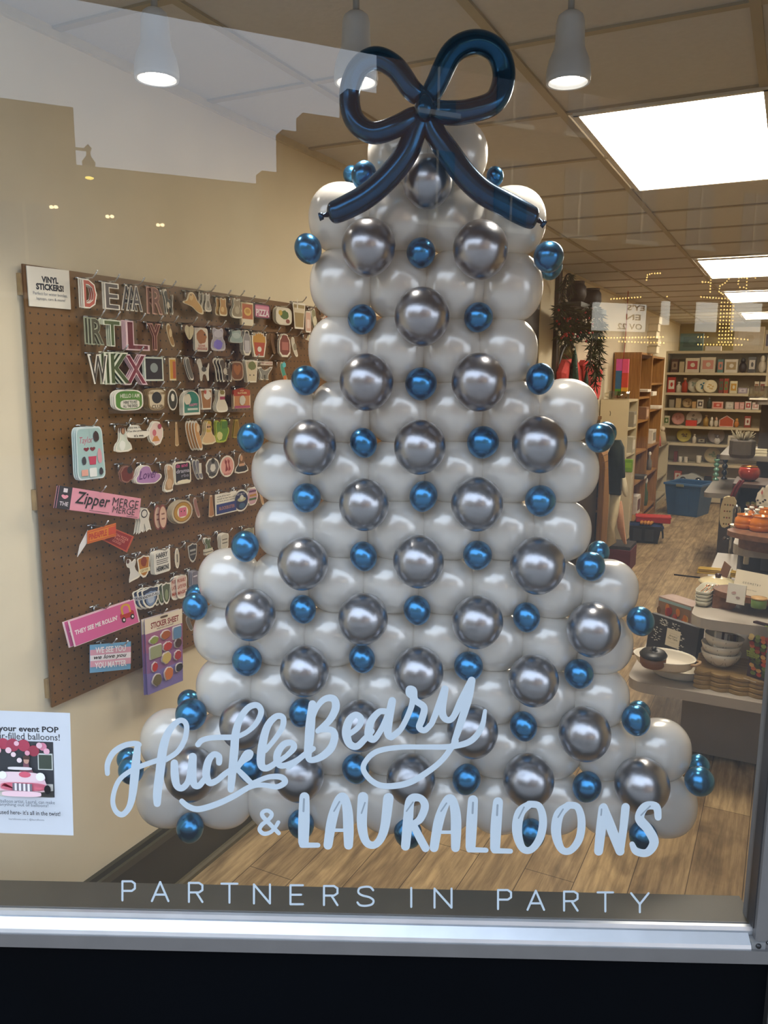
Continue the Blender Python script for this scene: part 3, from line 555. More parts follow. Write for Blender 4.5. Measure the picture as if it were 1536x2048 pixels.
ST = {'P': [[(0, 0), (0, 1), (.75, 1), (1, .88), (1, .62), (.75, .5), (0, .5)]], 'A': [[(0, 0), (.5, 1), (1, 0)], [(.2, .34), (.8, .34)]], 'R': [[(0, 0), (0, 1), (.75, 1), (1, .88), (1, .62), (.75, .5), (0, .5)], [(.55, .5), (1, 0)]], 'T': [[(.5, 0), (.5, 1)], [(0, 1), (1, 1)]], 'N': [[(0, 0), (0, 1), (1, 0), (1, 1)]],
      'E': [[(1, 0), (0, 0), (0, 1), (1, 1)], [(0, .5), (.85, .5)]], 'S': [[(.98, .82), (.8, .98), (.45, 1), (.12, .92), (.06, .7), (.3, .55), (.75, .45), (1, .28), (.9, .08), (.5, 0), (.15, .04), (0, .18)]], 'I': [[(.5, 0), (.5, 1)]], 'Y': [[(0, 1), (.5, .42), (1, 1)], [(.5, .42), (.5, 0)]]}
for ch, x0, x1 in (('P', 245, 270), ('A', 304, 337), ('R', 378, 405), ('T', 443, 475), ('N', 508, 540), ('E', 581, 606), ('R', 648, 675), ('S', 715, 747), ('I', 815, 830), ('N', 869, 903), ('P', 996, 1022), ('A', 1055, 1088), ('R', 1128, 1155), ('T', 1195, 1226), ('Y', 1262, 1297)):
    xm = (x0+x1)/2; b0 = 1800+(xm-245)*.0232; tp = 1762+(xm-245)*.0232
    lt = MB()
    for stroke in ST[ch]:
        q = [(x0+(x1-x0)*a, b0+(tp-b0)*b, 4.2) for a, b in stroke]
        if ch == 'S': brush(lt, q, M_vi, glq, 4)
        else:
            for a, b in zip(q[:-1], q[1:]): brush(lt, [a, ((a[0]+b[0])/2, (a[1]+b[1])/2, 4.2), b], M_vi, glq, 2)
    lt.build('letter', t)

po = MB(); PY = GY+.0075
c_ = [gl(x, y, PY) for x, y in ((-62, 1664), (147, 1671), (140, 1426), (-69, 1419))]
fq = quadmap(c_); Fp = Flat(po, fq, (0, -1, 0))
po.hexa([c_[0], c_[1], c_[1]+Vector((0, .0004, 0)), c_[0]+Vector((0, .0004, 0))], [c_[3], c_[2], c_[2]+Vector((0, .0004, 0)), c_[3]+Vector((0, .0004, 0))], mat('#e4eaf2', .6, var=.01))
pq = lambda x, y: ((x+66-(1671-y)*-.0)/209-(1671-y)*-.00012-.005, (1670-y)/246)   # photo pixel -> sheet coordinates
def pbox(x0, y0, x1, y1): a = pq(x0, y1); b = pq(x1, y0); return (a[0], a[1], b[0], b[1])
K1, K2 = ink('#22242c'), ink('#5b6470')
Fp.text('Make your event POP', K1, pbox(-48, 1452, 115, 1467), .03).text('with air-filled balloons!', K1, pbox(-48, 1466, 117, 1479))
Fp.poly(SH['rect'], ink('#2c3038'), pbox(-45, 1482, 104, 1593)); Fp.poly(SH['rect'], ink('#dfe4de'), pbox(74, 1505, 103, 1538)); Fp.poly(SH['rect'], ink('#3d4a3c'), pbox(76, 1508, 101, 1536)); Fp.poly(SH['rect'], ink('#d9d6cc'), pbox(-45, 1566, 104, 1593))
for i, (x, y, r, cc) in enumerate(((5, 1488, 11, '#b43a55'), (24, 1490, 13, '#a83450'), (46, 1490, 12, '#b43a55'), (66, 1500, 11, '#a03048'), (84, 1491, 8, '#e08aa4'), (92, 1500, 6, '#f0b8c8'), (32, 1486, 5, '#f3c0cf'), (16, 1500, 6, '#f6cfd8'), (26, 1508, 5, '#f8dde2'), (38, 1519, 5, '#f8e4e6'), (54, 1504, 5, '#efa6ba'), (78, 1488, 6, '#f2c6d2'), (-20, 1490, 12, '#c44a66'), (-6, 1500, 8, '#f0b4c4'))): Fp.poly(circ(14), ink(cc), pbox(x-r, y-r, x+r, y+r))
Fp.poly(SH['bust'], ink('#7d4a58'), pbox(38, 1516, 66, 1546)); Fp.poly(circ(12), ink('#c99a86'), pbox(47, 1511, 58, 1525)); Fp.poly(SH['arch'], ink('#4a2a22'), pbox(46, 1508, 59, 1516)); Fp.poly([(0, 0), (1, 0), (.9, 1), (.1, 1)], ink('#f1c9d4'), pbox(-30, 1545, 98, 1580)); Fp.poly(smooth2(SH['rect'], 2), ink('#f7dbe2'), pbox(-20, 1541, 90, 1562))
Fp.poly(SH['rrl'], ink('#eee9ea'), pbox(16, 1531, 64, 1537)); Fp.poly(circ(12), ink('#e2607a'), pbox(38, 1540, 62, 1552)); Fp.poly(circ(12), ink('#ffffff'), pbox(72, 1541, 90, 1558)); Fp.poly(circ(12), ink('#ffffff'), pbox(-2, 1540, 14, 1556)); Fp.poly(SH['rrl'], ink('#ee8296'), pbox(2, 1562, 92, 1578))
for i in range(9): Fp.poly(SH['rect'], ink('#7d7780' if i % 2 == 0 else '#f4eef0'), pbox(26+i*4.4, 1563, 30.4+i*4.4, 1578))
Fp.poly(SH['rrl'], ink('#f6d3dc'), pbox(6, 1578, 84, 1589)); Fp.poly(circ(12), ink('#17161a'), pbox(90, 1564, 103, 1582))
Fp.text('Our resident balloon artist, Laural, can make', K2, pbox(-45, 1595, 111, 1603)).text('just about anything out of balloons!', K2, pbox(-40, 1602, 98, 1610)).text('No helium used here- it\'s all in the twist!', K1, pbox(-45, 1616, 122, 1625), .01).text('laurallooons.com | @lauralloons'.replace('ooo', 'oo'), K2, pbox(20, 1632, 90, 1637))
tag(po.build('notice_sheet'), 'white paper notice with a pink car photograph, taped inside the glass at the edge', 'notice')

# ================================================================== PEGBOARD AND STICKERS
UP = UW+.020         # front of the board
pb0, pb1 = atu(45.3, 527.3, UP), atu(105, 1415, UP); PV0, PZ0, PZ1 = pb0.dot(D3), pb1.z, pb0.z
peg = thing('pegboard', 'big brown hardboard pegboard on the cream wall, hung with stickers', 'pegboard', room(UP, PV0, PZ0), WZ)
PL = 3.62-PV0
MB().box((PL/2, .003, (PZ1-PZ0)/2), (PL, .006, PZ1-PZ0), peg_mat()).build('board', peg)
for z in (.03, (PZ1-PZ0)*.47, PZ1-PZ0-.075): MB().box((PL/2-.003, .013, z+.025), (PL+.006, .013, .055), wood('#8f7650', '#b59a6c', 6, 2)).build('batten', peg)
M_ch = mat('#c8c8c6', .22, .95, var=.03)
g = MB(); g.tube([(-.017, -.005, 0), (.017, -.005, 0)], .0024, M_ch, 8); g.tube([(0, -.004, 0), (0, -.005, -.022)], .0032, M_ch, 8)
g.tube([(0, -.003, .001), (0, -.030, -.001), (0, -.052, -.001), (0, -.062, .007), (0, -.070, .016)], .0021, M_ch, 8); g.ell((0, -.0705, .0165), (.0027, .0027, .0027), mat('#f2f0e8', .2, .6, var=0), nu=8, nv=6)
hook0 = g.build('hook', peg); hooks = [0]
def hook(v, z):
    o = hook0 if not hooks[0] else hook0.copy()
    if hooks[0]: col.objects.link(o); o.parent = peg
    hooks[0] += 1; o.location = (v-PV0, 0, z-PZ0)
ROW = ['', 'top row', 'second row', 'third row', 'fourth row', 'fifth row', 'sixth row', 'seventh row', 'eighth row', 'lowest row']
def sticker(desc, row, box, shp, bc, fc, art=(), n=0, off=.034, inset=.07, hk=True, fan=(.0035, .004), name='sticker'):
    U = UP+off
    if len(box) == 4 and not isinstance(box[0], tuple):
        x0, y0, x1, y1 = box; cx, cy = (x0+x1)/2, (y0+y1)/2; ce = atu(cx, cy, U); hw = (atu(x1, cy, U)-atu(x0, cy, U)).dot(D3)/2; hh = (atu(cx, y0, U).z-atu(cx, y1, U).z)/2
        q = quadmap([(-hw, 0, -hh), (hw, 0, -hh), (hw, 0, hh), (-hw, 0, hh)]); top = ce.z+hh
    else:
        P = [atu(x, y, U) for x, y in box]; ce = sum(P, Vector())/4; q = quadmap([((p-ce).dot(D3), 0, p.z-ce.z) for p in P]); top = (P[2].z+P[3].z)/2
    mb = MB(); B, Fm = mat(bc, .4, var=0), (mat(fc, .4, var=0) if fc else None); F = Flat(mb, q, (0, -1, 0), .0003)
    if isinstance(shp, str) and shp[:2] == 'L:':
        t = shp[2:]; vs, fs = text_polys(t, .03)
        o = [q(a, b) for a, b in vs]; mb.add(o, fs, B); mb.add([p+Vector((0, .0015, 0)) for p in o], [f[::-1] for f in fs], B); F.text(t, Fm, (.085, .045, .915, .955), .004)
    else:
        pts = shape(shp); mb.prism(pts, 0, .0015, B, lambda x, y, t: (q(x, y)+Vector((0, t, 0))))
        if Fm:
            mx, my = sum(p[0] for p in pts)/len(pts), sum(p[1] for p in pts)/len(pts); F.poly([(mx+(a-mx)*(1-2*inset), my+(b-my)*(1-2*inset)) for a, b in pts], Fm)
        for a in art:
            if isinstance(a[0], str) and a[0][:2] == 'T:': F.text(a[0][2:], ink(a[2]), a[1], *(a[3:] or (.015,)))
            else: F.poly(shape(a[0]), ink(a[2]), a[1])
    where = ROW[row] + ' of the pegboard' if row else 'hanging low on the pegboard'
    o = tag(mb.build(name, M=T(ce, WZ)), desc+', '+where, 'sticker', 'stickers on the pegboard')
    for i in range(n):
        c = o.copy(); col.objects.link(c); c.location = ce - R3*fan[1]*(i+1) - D3*fan[0]*(i+1) + Vector((0, 0, .0012*(i % 2))); c['label'] = desc+' behind the front one, '+(ROW[row] if row else 'low down'); c['group'] = desc+' stack'
    if hk: hook(ce.dot(D3)-.004, top+.004)
    return o
W, K, CRM = '#efe9da', '#1b1a1a', '#e6d8b4'
S = sticker
S('red letter D sticker', 1, (166, 559, 194, 617), 'L:D', W, '#b04a3c', '#8a3026', 2)
S('dark grey letter E sticker', 1, (209, 566, 239, 619), 'L:E', W, '#4c4447', '#6d3b3b', 1)
S('navy letter A sticker', 1, (262, 572, 285, 623), 'L:A', W, '#2e2a3a', '#4a3f58', 2, fan=(.014, .006))
S('rust red letter R sticker', 1, (304, 575, 325, 629), 'L:R', '#d9a894', '#6e3528', '#8d4a38', 1, fan=(.016, .006))
S('narrow black and white dog sticker', 1, (327, 578, 347, 629), 'dog', W, '#2b2823', [(3, (.3, .2, .6, .5), '#d8cfb8')], 1)
S('tan dog lying down sticker', 1, (366, 584, 408, 628), 'lying', CRM, '#c79a52', [(4, (.3, .6, .5, .9), '#dcb878'), ('el', (.36, .82, .41, .88), K)])
S('narrow white cat sticker', 1, (409, 585, 423, 624), 'cat', W, '#b9b2a4', [(5, (.3, .2, .7, .6), '#837c70')], 2, fan=(.012, .005))
S('tan curled dog sticker', 1, (438, 595, 455, 632), 'teddy', CRM, '#b98a48', [(7, (.2, .2, .6, .5), '#d9b577')], 1, fan=(.014, .006))
S('grey tabby cat sticker', 1, (462, 595, 486, 637), 'cat', W, '#94856c', [(8, (.3, .2, .7, .6), '#b5a78c')], 1)
S('orange and white soup packet sticker', 1, (483, 605, 507, 651), 'rect', CRM, '#b65a2a', [('rect', (.08, .02, .95, .28), '#e9dfc6'), ('el', (.2, .42, .8, .78), '#e0b65a'), ('el', (.3, .52, .7, .72), '#c98f35')], 1)
S('purple sticker reading PIZZA', 1, (508, 608, 541, 637), 'rr', '#3a2430', '#b3577f', [('rect', (.1, .55, .9, .85), '#d98aa8'), ('T:PIZZA', (.12, .15, .9, .62), '#f0e2ea', .03)], 2)
S('round plate of green salad sticker', 1, (552, 615, 584, 650), 'rrl', '#dcd6c4', '#e7e0cc', [(9, (.25, .3, .8, .85), '#4b6b2c'), (10, (.15, .5, .4, .85), '#c9a93a'), ('el', (.6, .1, .85, .35), '#8a4a3a')], 2)
S('iced latte cup sticker', 1, (586, 606, 611, 658), 'cup', W, '#a08a5c', [('rect', (.12, .62, .9, .8), '#d8ccb0'), ('stick', (.3, .75, .4, 1.15), '#e8e4d8')])
S('pale pink tall can sticker', 1, (611, 622, 622, 665), 'rr', W, '#d8b09c', [('rect', (.25, .2, .75, .6), '#e9d4c6')])
S('white blossom sticker', 1, (622, 616, 639, 668), 'wave', W, '#8c8a66', [(11, (.2, .3, .7, .7), '#d9d2b6')], 1)
S('orange maple leaf sticker', 1, (645, 620, 663, 661), 'leaf', W, '#b2541f', [(12, (.3, .3, .7, .6), '#d0722b')], 1)
S('thin green letter R sticker', 2, (182, 636, 208, 690), 'L:R', '#9fa48c', '#3c3b2a', '#5a5c40', 2, fan=(.008, .004))
S('green letter T sticker', 2, (207, 640, 243, 693), 'L:T', '#dfe3cc', '#4f5f35', '#6a7a48', 2)
S('burgundy letter L sticker', 2, (252, 643, 299, 701), 'L:L', '#e7c9cc', '#6b2630', '#8a3a44', 2)
S('brick red letter Y sticker', 2, (299, 647, 323, 701), 'L:Y', '#d9a894', '#6a2f22', '#7d4030', 1)
S('narrow brown dog sticker', 2, (333, 647, 349, 694), 'wave', CRM, '#a37a42', [(13, (.3, .4, .7, .8), '#d9c193')])
S('white folded heart sticker', 2, (370, 649, 388, 684), 'heart', CRM, '#d8cca6', [('stick', (.4, .2, .5, .9), '#a99c78')])
S('brown dog sticker reading LOVE LANGUAGE', 2, (390, 656, 416, 703), 'rr', W, '#ece4d4', [(14, (.08, .3, .92, .95), '#a86a38'), ('el', (.68, .68, .8, .76), K), ('T:LOVE', (.25, .2, .75, .29), '#b03a2e'), ('T:LANGUAGE', (.1, .07, .9, .17), '#b03a2e')], 1)
S('silver and violet teddy sticker', 2, (421, 655, 452, 702), 'teddy', '#cfcbd2', '#a9a4b4', [(15, (.15, .05, .8, .5), '#7a6ccf'), (16, (.2, .55, .8, .9), '#c4c0cc')])
S('pale blue elephant sticker', 2, (459, 659, 487, 686), 'teddy', '#b4bdb6', '#9cb0ae', [(17, (.2, .3, .8, .8), '#b6c6c2')], 1)
S('grey bottle sticker', 2, (486, 661, 502, 711), 'bottle', W, '#8f8b8e', [('rect', (.2, .12, .8, .6), '#c3bfc6'), ('rect', (.35, .88, .65, .97), K)], 2)
S('red carton of golden fries sticker', 2, (504, 664, 533, 714), 'fries', W, '#c9912e', [('cup', (.14, .05, .88, .58), '#b3391f'), ('el', (.36, .2, .64, .42), '#e6e0d2')], 1)
S('thin brown curled sticker', 2, (541, 667, 551, 708), 'wave', '#8f6b48', '#6b4426')
S('dark red drink can sticker', 2, (558, 668, 581, 714), 'bottle', W, '#7d3b35', [('rect', (.25, .3, .8, .65), '#b06a62')], 1)
S('slim white can sticker', 2, (582, 674, 596, 714), 'wave', W, '#cfc6b4', [(18, (.3, .3, .8, .7), '#8e8672')])
S('white hat sticker', 2, (611, 669, 628, 688), 'lying', W, '#d6cbb0')
S('black letter W sticker', 3, (177, 709, 217, 768), 'L:W', W, '#2c2828', '#453c3c')
S('green letter K sticker', 3, (219, 705, 263, 769), 'L:K', '#dfe3cc', '#48562f', '#66724a', 2, fan=(.012, .006))
S('burgundy letter X sticker', 3, (249, 709, 295, 770), 'L:X', '#e7c9cc', '#7a2b3c', '#944052', 2)
S('framed black sunburst sticker', 3, (289, 714, 327, 762), 'rect', '#d9e2d4', '#241f24', [('tri', (.2, .05, .8, .4), '#8a5060')] + [(((lambda a: [(.5-.02*math.sin(a), .55+.02*math.cos(a)), (.5+.42*math.cos(a), .55+.42*math.sin(a)), (.5+.02*math.sin(a), .55-.02*math.cos(a))])(k*math.pi/7)), (0, 0, 1, 1), '#d9dad4') for k in range(14)] and [('el', (.3, .35, .7, .75), '#8f9a96')], 1)
S('yellow and red block sticker', 3, (339, 716, 352, 761), 'rect', CRM, '#d19a2a', [('rect', (.5, .1, .95, .85), '#b8522a')])
S('narrow grey picture sticker', 3, (371, 714, 387, 761), 'wave', W, '#6b665c', (), 1)
S('husky dog sticker', 3, (394, 717, 419, 762), 'dog', W, '#d6d1c4', [(19, (.35, .4, .75, .65), '#4a4540')])
S('black and white standing dog sticker', 3, (438, 716, 465, 764), 'dog', W, '#55483e', [(20, (.3, .3, .6, .6), '#d6cdbd')], 2, fan=(.010, .005))
S('brown heart mug sticker', 3, (462, 723, 487, 761), 'rrl', '#b9a58e', '#7d4a26', [('heart', (.2, .2, .8, .85), '#a5632e')], 1)
S('cactus in a cream pot sticker', 3, (491, 721, 516, 765), 'cup', W, '#dccdae', [(21, (.2, .55, .85, .98), '#6c7440'), ('el', (.3, .3, .38, .37), K), ('el', (.6, .3, .68, .37), K)], 2)
S('grey gull sticker', 3, (515, 722, 546, 760), 'bird', W, '#8b8a84', [('rect', (.2, .78, .98, .98), '#e8e2d4'), ('T:TRY HARDER', (.24, .82, .95, .94), '#a85a52')], 1)
S('shiny rainbow bird sticker', 3, (560, 724, 575, 764), 'wave', '#cfd0b4', '#3f9f8e', [(22, (.3, .7, .8, 1), '#57c4d0'), (23, (.4, .05, .9, .35), '#d0763a')])
S('green sticker reading HELLO I AM HERE TO PET', 4, (229, 780, 287, 821), 'rrl', W, '#5a8a3c', [('rrl', (.2, .1, .86, .52), '#e9e4d4'), ('T:HELLO I AM', (.2, .62, .86, .82), '#dfe3cc', .02), ('T:HERE TO PET', (.3, .33, .78, .47), '#2b3a2a'), ('T:ALL THE DOGS', (.28, .15, .78, .29), '#2b3a2a')], 2, inset=.05)
S('toast shaped sticker with a black dog and CLUB', 4, (294, 777, 333, 821), 'bread', '#8f7650', '#dccdae', [('el', (.25, .32, .75, .85), '#2b2a2a'), ('T:CLUB', (.22, .1, .8, .26), '#5a4526', .02), ('T:LOAF', (.08, .75, .35, .86), '#8a6a36'), ('T:LOVERS', (.66, .72, .95, .84), '#8a6a36')], 3)
S('black and white oval sticker', 4, (336, 778, 355, 821), 'el', W, '#1c1b1c', [(24, (.3, .4, .7, .8), '#e8e2d4')])
S('teal arched sticker with a pale figure', 4, (366, 781, 400, 830), 'arch', W, '#2f8273', [(25, (.05, .4, .5, .9), '#dcd3be'), ('T:HAPPY', (.35, .35, .85, .47), '#d98aa8'), ('rect', (.25, .2, .85, .28), '#c8d4c6')], 2)
S('cat in a brown flowerpot sticker', 4, (401, 778, 425, 819), 'cup', W, '#a8754a', [(26, (.25, .45, .9, .95), '#e6ded0'), ('el', (.3, .75, .5, .95), '#c65a52')], 1)
S('white llama sticker', 4, (431, 778, 456, 825), 'cat', W, '#e3dac6', [('rect', (.35, .55, .75, .68), '#a8405c'), (27, (.35, .75, .75, .95), '#8f8040')], 2)
S('orange dog house sticker reading I\'D RATHER', 4, (467, 776, 501, 817), 'house', '#e0c9a4', '#c98a5c', [('house', (.02, .62, .98, 1), '#b8432a'), ("T:I'D", (.4, .84, .6, .91), '#f0d8a0'), ('T:RATHER', (.25, .71, .78, .8), '#f0d8a0'), (28, (.32, .15, .7, .65), '#d6cfc2'), ('rect', (.05, .02, .95, .14), '#b04a78')], 1)
S('seated woman in a white suit sticker', 5, (230, 851, 264, 904), 'bust', W, '#d5dccb', [('el', (.34, .66, .62, .98), '#4a2c22'), ('el', (.4, .68, .58, .9), '#b98a68'), (30, (.2, .05, .6, .45), '#eef0e6')], 1)
S("white speech sticker reading it's me, hi", 5, (253, 849, 301, 877), 'cloud', W, None, [("T:it's me, hi", (.16, .72, .58, .88), K, .02), ("T:i'm the problem", (.1, .47, .84, .62), K, .02), ("T:it's me.", (.3, .12, .72, .3), K, .02)], 1)
S('hand of bright crayons sticker', 5, (297, 840, 328, 893), 29, W, '#e8cfc4', [('el', (.25, .4, .5, .65), '#c96a78'), ('stick', (.2, .2, .7, .4), '#d08a4a'), ('el', (.6, .65, .85, .85), '#a8485c')], 1)
S('thin pencil sticker', 5, (350, 844, 357, 893), 'stick', '#d0b48c', '#b8946a')
S('tall woman in an orange dress sticker', 5, (388, 841, 405, 902), 'wave', W, '#c9935c', [(31, (.3, .6, .7, .9), '#e2c9a4')], 3, fan=(.008, .005))
S('blonde woman in sunglasses sticker', 5, (403, 840, 432, 889), 'bust', CRM, '#dcb88a', [('side', (.28, .5, .72, .98), '#c8a848'), ('el', (.38, .6, .62, .85), '#d8ac88'), ('el', (.38, .68, .49, .76), K), ('el', (.52, .68, .62, .76), K)], 2)
S('green goose and sign sticker', 5, (428, 839, 459, 885), 'goose', '#b6c24a', '#5f8a35', [(32, (.15, .1, .55, .5), '#d9d48c'), ('rect', (.5, .6, .88, .92), '#4a7a34')], 1)
S('narrow amber sticker', 5, (466, 839, 481, 876), 'stick', '#b39a4a', '#8a6a1f', (), 1)
S('pale blue sheet of small pop stickers', 5, ((156, 962), (212, 955), (203, 852), (151, 856)), 'rr', '#d5e4e4', '#a9c9c6', [('T:Taylor', (.12, .66, .62, .82), '#c2607a', .0, .3), ('heart', (.25, .53, .45, .62), '#7d2a3c'), ('heart', (.48, .53, .68, .62), '#7d2a3c'), ('cup', (.4, .28, .7, .44), '#c2405c'), ('bottle', (.74, .3, .9, .58), '#d9a0a8'), (33, (.15, .28, .32, .46), '#3a3a40'), (34, (.62, .7, .85, .93), '#33202a'), ('rect', (.12, .08, .35, .2), '#e6a894'), ('rr', (.4, .05, .66, .22), '#eef0ea'), (35, (.74, .06, .9, .22), '#2f2630')], 2, inset=.03, name='sticker_sheet')
S('dark red guitar sticker', 6, (240, 931, 268, 967), 31, '#9a6a58', '#6a2620', [(36, (.5, .5, .95, .95), '#2c2022')], 1)
S('lilac cloud sticker with purple script', 6, (270, 929, 325, 969), 'cloud', W, '#b285b8', [('T:Lover', (.14, .3, .82, .72), '#5b2a6a', .01, .35)], 2, inset=.05)
S('tan girl seen from the side sticker', 6, (325, 928, 349, 984), 'side', W, '#b08c64', [(37, (.3, .1, .8, .5), '#cda982'), ('el', (.4, .78, .65, .95), '#d8b08c')], 1)
S('black sticker with pink and white writing', 6, (349, 923, 382, 968), 'rr', '#e8e0cc', '#1f1a22', [('T:ds and', (.1, .75, .8, .92), '#d0508c', .02), ('T:drama', (.1, .5, .9, .68), '#b9b4c0', .02), ('T:rbs', (.4, .3, .85, .45), '#8f8a96', .02), (38, (.1, .02, .95, .2), '#e9dfc4')], 1)
S('narrow grey book sticker', 6, (391, 918, 406, 960), 'wave', '#cfcabc', '#77737c', [('rect', (.45, .3, .8, .8), '#d6d0c0')], 1, fan=(.012, .004))
S('black and white guitarist sticker', 6, (411, 914, 440, 957), 39, W, '#6f6c6a', [('el', (.4, .7, .65, .95), '#2a2626'), (40, (.3, .3, .7, .7), '#d8d3c8'), ('T:Eley', (.2, .1, .7, .3), K, .02, .3)])
S('pink oval sticker with three figures', 6, (440, 911, 469, 954), 'el', W, '#e2a396', [('dress', (.3, .25, .55, .85), '#8a2c30'), ('dress', (.5, .25, .72, .85), '#9a3a38'), ('T:ERAS TOUR', (.25, .1, .75, .18), '#a85a52')])
S('woman in a black dress sticker', 6, (469, 906, 497, 946), 'bust', W, '#2a2522', [('side', (.3, .42, .72, .98), '#7d5632'), ('el', (.38, .6, .58, .9), '#d0a07c'), ('rect', (.3, .35, .7, .48), '#cf9f7d')])
S('white prize rosette sticker', 7, (271, 1016, 305, 1066), 'ribbon', W, '#d9d4c8', [('el', (.33, .6, .72, .95), '#39353a'), ('el', (.38, .65, .67, .9), '#e0dbd0')], 2, fan=(.006, .004))
S('pink oval sticker folded over another', 7, (318, 1009, 334, 1059), 'el', '#8f4a42', '#d9b49c', [('rect', (.3, .6, .7, .66), '#8a5a50'), ('rect', (.3, .4, .7, .46), '#8a5a50')], 1, fan=(.016, .006))
S('round yellow badge sticker with a pink toast', 7, (344, 1000, 386, 1047), 'el', '#c8b89c', '#7d5526', [('el', (.1, .1, .9, .9), '#b88a34'), ('el', (.24, .24, .76, .76), '#e6dcc4'), ('rr', (.32, .3, .68, .68), '#d06a84'), ('el', (.4, .5, .45, .56), K), ('el', (.55, .5, .6, .56), K)], 3)
S('thin pink curled sticker', 7, (387, 994, 400, 1037), 'wave', '#c9b4a4', '#9a6a60')
S('thin tan hand sticker', 7, (417, 990, 428, 1035), 'stick', '#c8b090', '#a8744c')
S('white lettering over a blue ticket sticker', 7, (431, 985, 474, 1027), 'rect', W, None, [('T:some of us were', (.08, .84, .7, .91), K, .01), ('T:raised on late fees and', (.08, .72, .92, .79), K, .01), ('T:be kind, please rewind', (.08, .6, .88, .67), K, .01), ('rect', (.04, .06, .96, .52), '#2b3a78'), ('T:BLOCKBUSTER', (.16, .22, .88, .38), '#b07a6a', .02)])
S('round navy sticker with a flying saucer', 7, (467, 979, 498, 1023), 'el', W, '#232c52', [('el', (.25, .45, .8, .65), '#b9b48c'), ('el', (.4, .52, .65, .75), '#d8d6c8'), (41, (.3, .12, .75, .4), '#3a5a78'), ('T:GET ME TO', (.22, .76, .74, .84), '#c8c4d0')])
S('pink sticker with rainbow words', 7, (493, 972, 517, 1013), 25, W, '#c9a0aa', [('rect', (.2, .7, .8, .8), '#6a3a5c'), ('rect', (.25, .5, .8, .6), '#b8842a'), ('rect', (.2, .32, .8, .42), '#4a6a3a')], 1)
S('narrow cream sticker', 7, (519, 977, 528, 1011), 'wave', CRM, '#c49a72')
S('bride in a long white dress sticker', 8, (250, 1115, 281, 1164), 'dress', W, '#dcd8d0', [('el', (.12, .8, .3, .98), '#5a3626')])
S('orange lion crest sticker', 8, (275, 1110, 301, 1158), 'shield', W, '#b8782c', [(43, (.25, .5, .75, .95), '#8a3a1c'), ('rect', (.05, .28, .95, .45), '#e9dcae'), ('T:GRYFF', (.2, .31, .8, .42), '#8a6a2a')])
S('square white sticker with bold black capitals', 8, (308, 1100, 341, 1146), 'rr', W, '#e9e6dc', [('T:HARRY', (.14, .68, .84, .9), K, .03), ('rect', (.14, .58, .86, .61), '#555555'), ('rect', (.14, .5, .82, .53), '#555555'), ('rect', (.14, .42, .84, .45), '#555555'), ('T:HERMIONE', (.12, .12, .88, .34), K, .03)], 2, inset=.03)
S('narrow white tag sticker', 8, (350, 1096, 359, 1137), 'el', W, '#cfc5b0', [('rect', (.35, .3, .6, .7), '#6a6258')])
S('dark wavy edged badge sticker', 8, (376, 1086, 395, 1127), 'shield', '#c9c4b8', '#3d3a3a', [('rect', (.2, .6, .8, .7), '#a8a49c'), ('rect', (.2, .42, .8, .5), '#8a867e')])
S('small stack of books and plant sticker', 8, (407, 1073, 427, 1110), 'dress', W, '#5f6a4a', [('rect', (.1, .05, .9, .35), '#cdc6b0'), ('rect', (.1, .16, .9, .2), '#4a4638')], 1)
S('white striped page sticker', 8, (441, 1066, 458, 1100), 'bread', W, '#c8c2b2', [('rect', (.2, .6, .8, .66), '#6a6258'), ('rect', (.2, .4, .8, .46), '#6a6258')], 2)
S('small pale sticker by the blue balloon', 8, (488, 1056, 508, 1085), 'rr', '#b8b29c', '#8f8a72')
S('blue crest sticker reading KNOW-IT-ALL', 9, (283, 1172, 320, 1219), 'shield', W, '#2e3a54', [('shield', (.18, .12, .82, .8), '#7d94b8'), (44, (.3, .25, .7, .6), '#b4c0d0'), ('rect', (.02, .52, .98, .7), '#d6dae0'), ('T:KNOW-IT-ALL', (.06, .55, .94, .67), K, .02)], 2, fan=(.014, .005))
S('grey and green folded crest sticker', 9, (324, 1164, 342, 1211), 'shield', W, '#59604a', [(45, (.3, .2, .7, .7), '#8f9a74')], 2, fan=(.016, .005))
S('pink sticker reading PROBABLY LATE FOR', 9, (352, 1149, 375, 1197), 'bread', W, '#e3c9bc', [('T:PROBABLY', (.12, .7, .88, .85), '#a8482c', .02), ('T:LATE FOR', (.12, .45, .88, .6), '#a8482c', .02), ('T:MAGIC', (.12, .2, .88, .35), '#a8482c', .02)], 1, fan=(.022, .005))
S('grey text sticker beside the balloons', 9, (384, 1141, 397, 1172), 'rr', '#a9a6b0', '#7a7684', [('rect', (.2, .6, .8, .68), '#d0ccd6')], 2)
S('grey patterned sticker beside the purple packet', 9, (372, 1230, 386, 1264), 'wave', '#b9b4ac', '#6a6660')
S('long pink bumper sticker reading Zipper MERGE', 7, ((112, 1016), (278, 1038), (282, 997), (119, 971)), 'rect', '#e59aaa', None, [('rect', (0, 0, .145, 1), '#2f2b33'), ('T:I', (.05, .74, .095, .92), '#e8dfe2', .02), ('heart', (.035, .42, .11, .64), '#ef9fb0'), ('T:THE', (.025, .14, .12, .32), '#e8dfe2'), ('T:Zipper', (.19, .16, .60, .88), K, .012, .25), ('T:MERGE', (.63, .46, .97, .86), K, -.005, .1), ('T:MERGE', (.64, .14, .93, .44), K, -.005, .1), ('rect', (.6, .08, .36, .1), K), ('rect', (.82, .05, .97, .075), '#5a3a48')], 1, off=.045)
